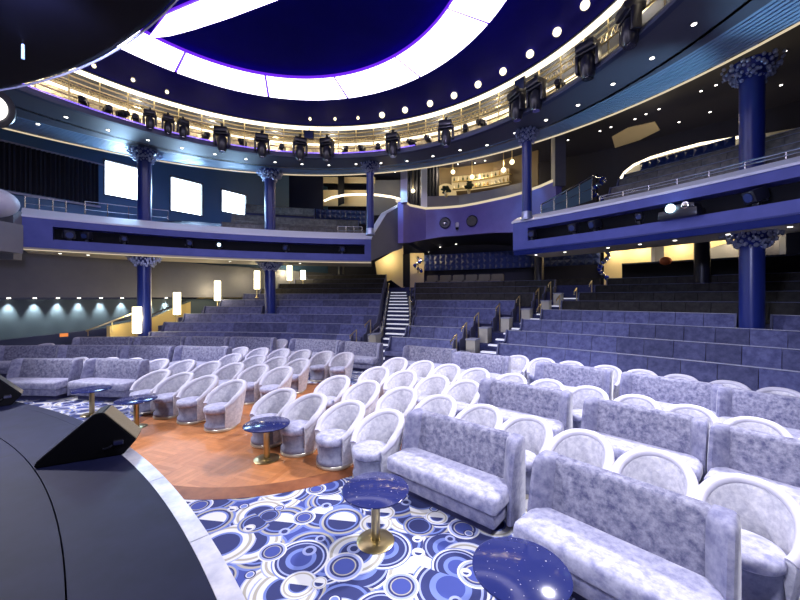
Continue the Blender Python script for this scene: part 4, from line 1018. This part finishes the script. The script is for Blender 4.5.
bm = BM(); tube(bm, [p + Vector((-.05, .05, 0.16)) for p in path], 0.045, 8); struct('trim_17', bm, 'navy_dark', 'dark handrail on the gold stair wall')
t = thing('ramp_handrail', 'slanting gold handrail on the low wall at the foot of the left stairs', 'handrail', at_d(87, 330, 13.4))
bm = BM(); tube(bm, [at_d(86, 331, 13.2), at_d(100, 326, 13.4), at_d(134, 312.5, 14.2)], 0.03); obj('rail', bm, 'gold', t)
for x, y, y2 in ((88, 330.5, 336), (112, 321.5, 332), (132, 313.5, 328)):
    bm = BM(); tube(bm, [at_d(x, y, 13.7), at_d(x, y2, 13.7)], 0.02); obj('post', bm, 'gold', t)

# ------------------------------------------------------------------ the booth, bar and back walls
top = [(402,199),(410,205),(426,208),(443,207.5),(461,205.6),(478,203),(494.5,199.5),(509,196.3),(522,192.5),(540,186),(556,179)]
bp_ = [(0.17, 18.3), (0.54, 19.3), (1.46, 20.0), (2.35, 19.85), (3.34, 19.5), (4.1, 18.9), (4.8, 18.2), (5.35, 17.65), (5.83, 17.0), (6.3, 16.0), (6.6, 15.06)]
zb = [5.08, 5.25, 5.55, 5.67, 5.68, 5.66, 5.6, 5.5, 5.4, 5.2, 5.1]
bm = BM(); wall(bm, bp_, zb, 7.22, 0.3); struct('wall_centre', bm, 'purple_wall', 'curved violet booth wall at the back of the hall', True)
bm = BM(); wall(bm, [(x, y - 0.03) for x, y in bp_], 7.22, 7.34, 0.42); struct('trim_18', bm, 'gold_line', 'warm lit capping of the booth wall', True)
for k, (px, py, lab) in enumerate(((445, 223, 'round dark porthole in the violet booth wall with a lens inside'), (472, 221, 'plain round dark porthole in the violet booth wall'))):
    q = at_d(px, py, 19.72 if k == 0 else 18.98)
    t = thing('porthole', lab, 'porthole', q)
    bm = BM(); lathe(bm, [(0.02, 0), (0.27, 0), (0.27, 0.04), (0.02, 0.04)], n=24); bmesh.ops.transform(bm, verts=bm.verts, matrix=Matrix.Translation(q) @ Matrix.Rotation(-0.25 - .25 * k, 4, 'Z') @ Matrix.Rotation(PI / 2, 4, 'X')); obj('glass', bm, 'black_gloss', t)
    bm = BM(); tube(bm, [q + Matrix.Rotation(-0.25 - .25 * k, 3, 'Z') @ Vector((0.28 * math.cos(2 * PI * j / 24), -0.03, 0.28 * math.sin(2 * PI * j / 24))) for j in range(24)], 0.03, 6, True); obj('ring', bm, 'navy_dark', t)
    if k == 0:
        bm = BM(); sphere(bm, q + Vector((0, -0.05, -0.02)), 0.12, 12, 8, (1, .5, 1)); obj('lens', bm, 'chrome', t)
q = at_d(457, 226, 19.2)
t = thing('booth_camera', 'small white camera on the booth wall between the portholes', 'camera', q)
bm = BM(); box(bm, q + Vector((0, 0, .05)), (0.16, 0.24, 0.26), bev=0.03); obj('body', bm, 'rim', t)
bm = BM(); lathe(bm, [(0.01, -.2), (0.07, -.2), (0.08, -0.08), (0.01, -.08)], q, 12); obj('lens', bm, 'black', t)
# white end post at the booth's left end
bm = BM(); box(bm, (0.2, 18.35, 8.75), (0.35, 0.3, 3.2)); struct('trim_19', bm, 'ledge', 'pale post at the left end of the booth')
q = at_d(424, 190, 20.6); bm = BM(); box(bm, (q.x, q.y, 8.4), (0.35, 0.3, 4.0)); struct('trim_20', bm, 'ledge', 'pale post inside the booth opening')
q = at_d(556, 160, 15.2); bm = BM(); box(bm, (q.x + .1, q.y, 8.7), (0.45, 0.4, 3.4)); struct('trim_21', bm, 'grey_wall', 'grey post at the right end of the booth')
# curtain wall in the booth
bm = BM(); A, B2 = [], []
for k in range(40):
    f = k / 39; x = at_d(405 + 34 * f, 0, 21.2).x; A.append(Vector((x, 21.2 + 0.08 * math.sin(k * 1.7), 6.4))); B2.append(Vector((x, 21.2 + 0.08 * math.sin(k * 1.7), 10.36)))
strip(bm, A, B2); tag(obj('booth_curtain', bm, 'curtain'), 'dark pleated curtain at the left of the bar opening', 'curtain')
# bar: low counter front, back shelf with bottles
bm = BM(); wall(bm, [(1.2, 20.9), (3.4, 20.6), (5.0, 19.6), (6.4, 18.2)], 6.4, 8.2, 0.12); tag(obj('bar_counter', bm, 'grey_wall', smooth=False), 'grey bar counter front above the booth wall', 'bar')
bm = BM(); wall(bm, [(1.6, 22.4), (3.6, 22.2), (5.6, 21.4), (7.6, 19.6)], 6.4, 10.4, 0.15); struct('wall_back', bm, 'bar_wall', 'warm lit wall behind the bar')
t = thing('bar_shelf', 'back bar shelf unit lit warm above the booth', 'shelf', (4.3, 21.1, 8.8))
sh = [(3.2, 21.75), (4.4, 21.45), (5.4, 20.95), (6.3, 20.3)]
for z in (8.90, 9.36):
    bm = BM(); wall(bm, sh, z, z + 0.03, 0.28); obj('board', bm, 'gold_panel', t, smooth=False)
bm = BM(); wall(bm, [(x, y + .27) for x, y in sh], 8.84, 9.75, 0.02); o = obj('back_panel', bm, 'bar_glow', t, smooth=False); o['label'] = 'glowing amber back panel'
rn = random.Random(3); nb = 0
for z in (8.93, 9.39):
    for k in range(14):
        f = (k + .5) / 14 * 3; i = int(f); u = f - i
        x = sh[i][0] * (1 - u) + sh[i + 1][0] * u; y = sh[i][1] * (1 - u) + sh[i + 1][1] * u + 0.12
        h = rn.uniform(0.24, 0.34); bm = BM(); r = rn.uniform(.04, .06)
        lathe(bm, [(0.005, 0), (r, 0), (r, h * .6), (r * .35, h * .75), (r * .35, h), (0.005, h)], (x, y, z), 8)
        m_ = rn.choice(['bottle_amber', 'bottle_clear', 'bottle_dark'])
        tag(obj('bottle', bm, m_), 'small bottle standing on the %s shelf of the bar, %s from the left' % ('upper' if z > 9.2 else 'lower', ORD[k]), 'bottle', 'bottles behind the bar')
for k, (px, py) in enumerate(((446, 189), (469, 186))):
    q = at_d(px, py, 20.3)
    t = thing('potted_plant', '%s dark bushy plant on the bar counter' % ('left hand' if k == 0 else 'second'), 'plant', q + Vector((0, 0, -0.45)))
    bm = BM(); rn = random.Random(k)
    for _ in range(46):
        d = Vector((rn.gauss(0, 1), rn.gauss(0, 1), rn.gauss(0, .7))).normalized(); c_ = q + d * rn.uniform(.05, .26); s_ = rn.uniform(.06, .12)
        sphere(bm, c_, s_, 6, 4, (1, .5, .6))
    obj('foliage', bm, 'leaf_dark', t)
    bm = BM(); lathe(bm, [(0.01, -0.45), (0.08, -0.45), (0.11, -0.2), (0.01, -0.2)], q, 12); obj('pot', bm, 'gold_panel', t)
bl = [(413, 191), (453, 172), (472, 177), (503.5, 170), (512, 162), (590, 4)]
for k, (px, py) in enumerate(bl[:5]):
    q = at_d(px, py, 21.2 if px < 490 else 18.6)
    t = thing('bar_spotlight', 'warm glowing spot above the bar, %s from the left' % ORD[k], 'spotlight', q, 0, 'bar spots')
    bm = BM(); sphere(bm, q, 0.13, 12, 8); obj('bulb', bm, 'bulb', t); point('bar_spot_glow', q + Vector((0, -0.2, 0.1)), 45, (1.0, 0.8, 0.45), 0.1)
    bm = BM(); tube(bm, [q + Vector((0, 0, .12)), Vector((q.x, q.y, 10.4))], 0.02); obj('stem', bm, 'gold', t)

q = at_d(446, 199, 22.0); pts_ = [(446 + 10.5 * math.cos(PI * k / 12), 194 - 10.5 * math.sin(PI * k / 12)) for k in range(13)] + [(435.5, 201), (456.5, 201)]
bm = BM(); A = [bm.verts.new(at_d(x, y, 22.05)) for x, y in pts_]; B2 = [bm.verts.new(at_d(x, y, 22.11)) for x, y in pts_]
bm.faces.new(A); bm.faces.new(B2[::-1])
for j in range(len(A)): bm.faces.new((A[j], A[(j + 1) % len(A)], B2[(j + 1) % len(A)], B2[j]))
tag(obj('arched_niche', bm, 'bar_glow', smooth=False), 'glowing arched niche panel behind the bushy plant at the bar', 'light panel')
# back wall of the hall, lower level
bm = BM(); arc(bm, C, rect(33.2, 33.5, 2.6, 10.4), -14, 66, 2); struct('wall_back', bm, 'navy_dark', 'dark rear wall of the hall')
# dark ceiling under booth with downlights
bm = BM(); bx = [Vector((x, y, z + .06)) for (x, y), z in zip(bp_, zb)]; strip(bm, bx, [p + Vector((2.0, 7.0, 0)) for p in bx]); struct('ceiling', bm, 'navy_dark', 'dark ceiling beneath the booth')
downlights([Vector((q.x, q.y, q.z)) for q in (at_d(440, 247, 23), at_d(456, 244, 23), at_d(462, 251, 25), at_d(472, 242, 23), at_d(478, 250, 25), at_d(490, 241, 22), at_d(428, 252, 24))], 'small downlight in the dark ceiling beneath the booth', 'booth ceiling downlights', 0.06)
tuft_wall(C, 32.3, ang(424, C, 32.3), ang(600, C, 32.3), 4.05, 5.1, 'long blue tufted wall panel at the rear below the booth', 0.36)
bm = BM(); arc(bm, C, rect(31.6, 31.7, 2.6, 3.3), ang(424, C, 31.6), ang(600, C, 31.6), 2); struct('wall_back', bm, 'shaded_bench', 'low taupe rear parapet')
# pale rear booths row
for k, px in enumerate((432, 445, 458, 471, 484, 497)):
    r = 31.2; a = ang(px, C, r); q = pol(C, r, a, 2.885)
    t = thing('rear_armchair', 'taupe rounded armchair in the rear row below the tufted wall, %s from the left' % ORD[k], 'chair', q, -math.radians(a), 'rear armchairs')
    bm = BM(); box(bm, (0, 0.15, 0.53), (0.74, 0.18, 0.50), bev=0.085); obj('backrest', bm, 'taupe', t, world=False)
    bm = BM(); box(bm, (0, -0.16, 0.28), (0.70, 0.5, 0.28), bev=0.05); obj('seat', bm, 'taupe', t, world=False)
    bm = BM(); box(bm, (0, -0.1, 0.07), (0.6, 0.5, 0.14)); obj('base', bm, 'dark_base', t, world=False)
# stair head: gold wall pieces at the top of the left stairs
q0, q1 = at_d(390, 262, 23.5), at_d(403, 262, 25)
def card(name, pts, d, m, label, th=0.25, thing_=False):
    """an upright slab at distance d whose outline is given in the survey picture"""
    bm = BM(); A = [bm.verts.new(at_d(x, y, d)) for x, y in pts]; B2 = [bm.verts.new(at_d(x, y, d) + Vector((0, th, 0))) for x, y in pts]
    bm.faces.new(A); bm.faces.new(B2[::-1]); n = len(A)
    for j in range(n): bm.faces.new((A[j], A[(j + 1) % n], B2[(j + 1) % n], B2[j]))
    return struct(name, bm, m, label)
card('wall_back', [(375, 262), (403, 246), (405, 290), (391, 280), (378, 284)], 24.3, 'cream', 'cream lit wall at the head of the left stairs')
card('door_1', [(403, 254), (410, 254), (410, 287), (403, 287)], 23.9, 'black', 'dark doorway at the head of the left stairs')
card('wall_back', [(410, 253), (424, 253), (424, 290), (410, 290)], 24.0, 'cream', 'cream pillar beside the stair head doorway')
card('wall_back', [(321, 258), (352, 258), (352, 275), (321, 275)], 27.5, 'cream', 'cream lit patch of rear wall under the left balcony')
# right rear, warm lit foyer
bm = BM(); arc(bm, C, rect(32.7, 32.8, 2.9, 6.2), ang(604, C, 32.7), ang(698, C, 32.7), 1.5); struct('wall_back', bm, 'cream', 'bright cream foyer wall under the right balcony')
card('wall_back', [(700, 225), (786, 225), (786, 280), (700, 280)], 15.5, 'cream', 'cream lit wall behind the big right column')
card('wall_back', [(786, 222), (860, 222), (860, 300), (786, 300)], 14.0, 'navy_wall', 'dark panel right of the lit wall')
card('wall_back', [(706, 250), (745, 238), (745, 270), (700, 270)], 15.3, 'grey_wall', 'grey sloping panel before the lit wall')
card('wall_back', [(655, 233), (664, 233), (664, 275), (655, 275)], 16.3, 'grey_wall', 'grey pier before the foyer wall')
bm = BM(); r = 30.4; arc(bm, C, rect(r, r + 0.12, 2.5, 3.80), ang(622, C, r), ang(880, C, r), 1.5); struct('wall_back', bm, 'black', 'black rear parapet behind the right benches')
bm = BM(); arc(bm, C, rect(r - 0.05, r + 0.17, 3.80, 3.87), ang(622, C, r), ang(880, C, r), 1.5); struct('trim_22', bm, 'navy_wall', 'capping of the black rear parapet')
t = thing('wall_light_strip', 'bent white light strip on the cream wall behind the big right column', 'light strip', at_d(760, 255, 15.3))
bm = BM(); tube(bm, [at_d(762, 272, 15.35), at_d(778, 258, 15.35), at_d(789, 240, 15.35), at_d(787, 234, 15.35), at_d(770, 231, 15.35), at_d(740, 232, 15.35)], 0.045, 8); obj('strip', bm, 'white_led', t)
q = at_d(665.5, 261, 15.2); bm = BM(); sphere(bm, q, 0.22, 14, 8, (1, 1, .8)); tag(obj('round_lampshade', bm, mat('orange_red_shade', (0.75, 0.16, 0.05), 0.6)), 'round orange red shade glowing over the rear parapet', 'lamp')
for k, (px, y0, y1, d) in enumerate(((702, 225, 297, 13.2), (341, 258, 290, 24.0), (539, 250, 292, 18.5))):
    a_, b_ = at_d(px, y0, d), at_d(px, y1, d)
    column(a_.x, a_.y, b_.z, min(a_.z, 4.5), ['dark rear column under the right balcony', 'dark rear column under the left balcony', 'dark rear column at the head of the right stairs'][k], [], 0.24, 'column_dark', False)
# ornament garlands
def garland(px, y0, y1, d, label, n=26):
    q = at_d(px, y1, d); t = thing('bauble_garland', label, 'garland', q)
    rn = random.Random(px); bs, bb = BM(), BM()
    for k in range(n):
        f = k / n; c_ = at_d(px, y0 + (y1 - y0) * f, d) + Vector((0.22 * math.sin(f * 9), 0.18 * math.cos(f * 9) - .1, 0))
        sphere(bb if k % 2 else bs, c_, rn.uniform(.08, .13), 8, 6)
    obj('silver_baubles', bs, 'bauble_silver', t); obj('blue_baubles', bb, 'bauble_blue', t)
    bm = BM(); tube(bm, [at_d(px, y0 - 2, d), at_d(px, y1, d)], 0.03, 6); obj('cord', bm, 'black', t)
garland(603, 247, 285, 18.0, 'blue and silver bauble garland beside the cream foyer wall')
garland(418, 258, 273, 23.6, 'blue and silver bauble garland by the left stair head', 10)
garland(597, 176, 204, 15.0, 'blue lit bauble garland at the top of the glass stair rail', 20)
# upper right: lit ceiling panels and curved light strip
def ceil_panel(pts, m, label, z=10.36):
    bm = BM(); A = [bm.verts.new(at_h(x, y, z)) for x, y in pts]; B2 = [bm.verts.new(at_h(x, y, z) + Vector((0, 0, 0.03))) for x, y in pts]; n = len(A)
    bm.faces.new(A); bm.faces.new(B2[::-1])
    for j in range(n): bm.faces.new((A[j], A[(j + 1) % n], B2[(j + 1) % n], B2[j]))
    return struct('trim_23', bm, m, label)
ceil_panel([(612,137),(628,128),(655,122),(660,130),(640,140),(615,148)], 'soffit_warm', 'grey ceiling panel over the right balcony')
ceil_panel([(706,131),(742,118),(742,132),(720,140),(706,140)], 'soffit_warm', 'taupe ceiling panel left of the big column')
ceil_panel([(762,112),(790,104),(793,118),(765,130)], 'soffit_warm', 'taupe ceiling panel right of the big column')
SP_ = [at_d(x, y, d + .25) for x, y, d in ((625,172,17.2),(634,165,16.8),(650,158,16.2),(670,152,15.6),(700,144,14.8),(730,139,14.2),(760,133,13.6),(800,126,12.9))]
bm = BM(); wall(bm, [(p.x, p.y) for p in SP_], 7.0, [p.z - 0.05 for p in SP_], 0.12); struct('wall_right', bm, 'cream_box', 'pale screen wall under the curved light on the right balcony')
t = thing('balcony_light_strip', 'long curved white light strip above the right balcony seats', 'light strip', at_d(680, 150, 15))
r = RBR + 4.6
bm = BM(); tube(bm, [at_d(x, y, d) for x, y, d in ((621,178,17.5),(625,172,17.2),(634,165,16.8),(650,158,16.2),(670,152,15.6),(700,144,14.8),(730,139,14.2),(760,133,13.6))], 0.06, 8); obj('strip', bm, 'gold_led', t)
bm = BM(); wall(bm, [(p.x, p.y) for p in [at_d(x, 0, d + 5) for x, d in ((575,18.5),(634,16.8),(670,15.6),(730,14.2),(850,12.3),(900,11.5))]], 4.6, 10.4, 0.1); struct('wall_right', bm, 'navy_dark', 'dark upper wall behind the right balcony')
ceil_panel([(640,167),(665,158),(690,152),(690,161),(660,170),(642,176)], 'soffit_warm', 'taupe ceiling strip behind the curved light', 10.3)
# left balcony rear: lit panels
t = thing('balcony_light_strip', 'curved white light strip above the tufted screen on the left balcony', 'light strip', at_d(360, 198, 21.5))
bm = BM(); tube(bm, [at_d(x, y, 21.5) for x, y in ((324,201),(332,197.5),(345,195),(360,194.3),(378,195),(392,197),(401,199.5))], 0.07, 8); obj('strip', bm, 'gold_led', t)
card('wall_back', [(323, 177), (375, 177), (375, 183), (323, 183)], 23.5, 'cream', 'upper lit cream slot behind the left balcony', 0.1)
card('wall_back', [(323, 190), (368, 190), (368, 206), (323, 206)], 23.5, 'cream', 'lit cream wall behind the left balcony', 0.1)
card('wall_back', [(370, 180), (402, 180), (402, 215), (370, 215)], 23.6, 'grey_wall', 'dim grey wall behind the left balcony stairs', 0.1)
card('wall_back', [(338, 172), (344, 172), (344, 203), (338, 206)], 23.2, 'black', 'dark mullion before the lit cream wall', 0.1)
card('wall_back', [(246, 165), (323, 165), (323, 225), (246, 225)], 23.4, 'navy_dark', 'dark wall behind the left balcony seats', 0.1)
# left picture edge: oval screen lamp and pale pod
q = at_d(-6, 108, 9.2)
t = thing('oval_porthole_lamp', 'glowing white oval lamp in a dark frame at the left picture edge', 'lamp', q)
bm = BM(); lathe(bm, [(0.02, 0), (0.26, 0), (0.26, 0.05), (0.02, 0.05)], n=28); bmesh.ops.transform(bm, verts=bm.verts, matrix=Matrix.Translation(q) @ Matrix.Scale(1.25, 4, (0, 0, 1)) @ Matrix.Rotation(math.radians(28), 4, 'Z') @ Matrix.Rotation(PI / 2, 4, 'X')); obj('lamp_face', bm, glow('oval_face', (1.0, 0.97, 0.9), 2.5), t)
bm = BM(); lathe(bm, [(0.02, 0), (0.38, 0), (0.40, 0.1), (0.02, 0.1)], n=28); bmesh.ops.transform(bm, verts=bm.verts, matrix=Matrix.Translation(q + Vector((-.05, .1, 0))) @ Matrix.Scale(1.25, 4, (0, 0, 1)) @ Matrix.Rotation(math.radians(28), 4, 'Z') @ Matrix.Rotation(PI / 2, 4, 'X')); obj('frame', bm, 'black_gloss', t)
q = at_d(-10, 202, 10.6)
bm = BM(); sphere(bm, q, 0.62, 24, 14, (1, 1, 0.72)); tag(obj('white_pod', bm, 'rim'), 'rounded pale pod at the stage end of the left balcony', 'pod')
bm = BM(); box(bm, q + Vector((-.5, .25, -1.0)), (1.5, .9, 0.9)); struct('wall_left', bm, 'grey_wall', 'grey block under the pale pod')

# ------------------------------------------------------------------ lights
WH = (0.93, 0.91, 1.0)
# gallery stage lights on the house
spot_light('gallery_beam', pol(D, 8.5, -80, 8.3), (-2, 7.5, 0), 4800, 62, WH)
spot_light('gallery_beam', pol(D, 8.5, 85, 8.3), (1.5, 6, 0), 4600, 60, WH)
spot_light('gallery_beam', pol(D, 8.5, 130, 8.2), (2.6, 5, 0), 2600, 62, WH)
# stage lights hung below the canopy
spot_light('canopy_beam', (-1.6, 0.4, 4.7), (3.5, 6.0, 0.2), 800, 80, (0.84, 0.85, 1.0), 0.25)
spot_light('canopy_beam', (-4.5, 2.0, 4.7), (-5.5, 8.0, 0.2), 800, 80, (0.84, 0.85, 1.0), 0.25)
for a in range(-75, 90, 15): point('gallery_fill', pol(D, 9.7, a, 9.2), 32, (1.0, 0.88, 0.66), 0.1)  # added fill points that brighten the gallery wall
# blue washes on the balcony fronts
spot_light('blue_wash', (-3.0, 2.5, 4.8), (-7.5, 14.5, 4.6), 850, 75, (0.45, 0.5, 1.0), 0.2)
spot_light('blue_wash', (-1.0, 1.5, 4.8), (6.5, 9.5, 4.6), 850, 80, (0.45, 0.5, 1.0), 0.2)
spot_light('violet_wash', (-0.5, 4.0, 8.2), (2.8, 19.5, 6.4), 1500, 32, (0.62, 0.55, 1.0), 0.2)
for px in (690, 790): spot_light('coffer_wash', pol(BR, RBR + 0.25, ang(px, BR, RBR), 5.35), pol(GC, 12.2, 62 if px == 690 else 80, ZS), 260, 70, (0.42, 0.72, 1.0), 0.1)
spot_light('teal_wash', (-0.6, 17.2, 7.9), (1.0, 19.7, 6.2), 130, 55, (0.35, 0.65, 1.0), 0.1)
spot_light('teal_wash', (5.0, 15.4, 7.9), (6.2, 16.6, 6.4), 60, 60, (0.30, 0.70, 1.0), 0.1)
spot_light('column_wash', (10.6, 8.7, 5.8), (9.2, 9.25, 7.2), 60, 70, (0.25, 0.55, 1.0), 0.05)
spot_light('column_wash', (10.3, 9.0, 1.9), (9.2, 9.25, 3.2), 14, 70, (0.8, 0.85, 1.0), 0.05)
# warm lamps, and fill behind the rear parapet
for q in LQ: point('lantern_glow', q + Vector((-0.35, 0.3, 0.5)), 28, (1.0, 0.80, 0.45), 0.1)
for px in (615, 640, 680): point('foyer_lamp_and_fill', pol(C, 32.2, ang(px, C, 32.2), 4.75), 42, (1.0, 0.80, 0.46))
for px in (715, 745, 775): point('foyer_lamp_and_fill', at_d(px, 240, 14.8), 45, (1.0, 0.80, 0.46))
for px in (635, 690, 760): point('foyer_lamp_and_fill', pol(C, 30.85, ang(px, C, 30.85), 3.66), 28, (1.0, 0.84, 0.58), 0.05)  # added points hidden behind the parapet to brighten the balcony soffit
point('foyer_lamp_and_fill', at_d(388, 258, 23.6), 50, (1.0, 0.8, 0.45)); point('foyer_lamp_and_fill', at_d(336, 262, 26.8), 60, (1.0, 0.8, 0.45)); point('foyer_lamp_and_fill', at_d(418, 258, 23.3), 25, (1.0, 0.8, 0.45))
for px in (440, 478, 515): point('bar_lamp', at_d(px, 174, 21.0), 70, (1.0, 0.8, 0.45))
for px in (335, 362, 392): point('balcony_lamp', at_d(px, 188, 22.6), 20, (1.0, 0.8, 0.48))
for px, d in ((650, 15.5), (700, 13.8), (770, 12.5)): point('balcony_lamp', at_d(px, 140, d), 20, (1.0, 0.82, 0.55))
# daylight spilling through the windows
for w in sw:
    q = wp((w[0] + w[1]) / 2, (w[2] + w[3]) / 2, 0.25)
    L_ = bpy.data.lights.new('window_daylight', 'SPOT'); L_.energy = 500; L_.spot_size = math.radians(150); L_.color = (0.35, 0.65, 1.0); L_.shadow_soft_size = 0.5
    o = bpy.data.objects.new('window_daylight', L_); COL.objects.link(o); o.location = q; o.rotation_euler = (wn + Vector((0, 0, -.3))).to_track_quat('-Z', 'Y').to_euler()

W = bpy.data.worlds.new('World'); SC.world = W; W.use_nodes = True
W.node_tree.nodes['Background'].inputs[0].default_value = (0.42, 0.44, 0.75, 1); W.node_tree.nodes['Background'].inputs[1].default_value = 0.06

# ------------------------------------------------------------------ camera and view
cd = bpy.data.cameras.new('camera'); cam = bpy.data.objects.new('camera', cd); COL.objects.link(cam)
cd.sensor_width = 36; cd.lens = F * 36 / 800; cd.shift_y = -3 / 800; cd.clip_start = 0.05
cam.location = (0, 0, EYE); cam.rotation_euler = (PI / 2, 0, 0)
SC.camera = cam
SC.view_settings.view_transform = 'Standard'; SC.view_settings.look = 'None'
SC.view_settings.exposure = 0.0; SC.view_settings.gamma = 1.0; SC.view_settings.use_curve_mapping = False
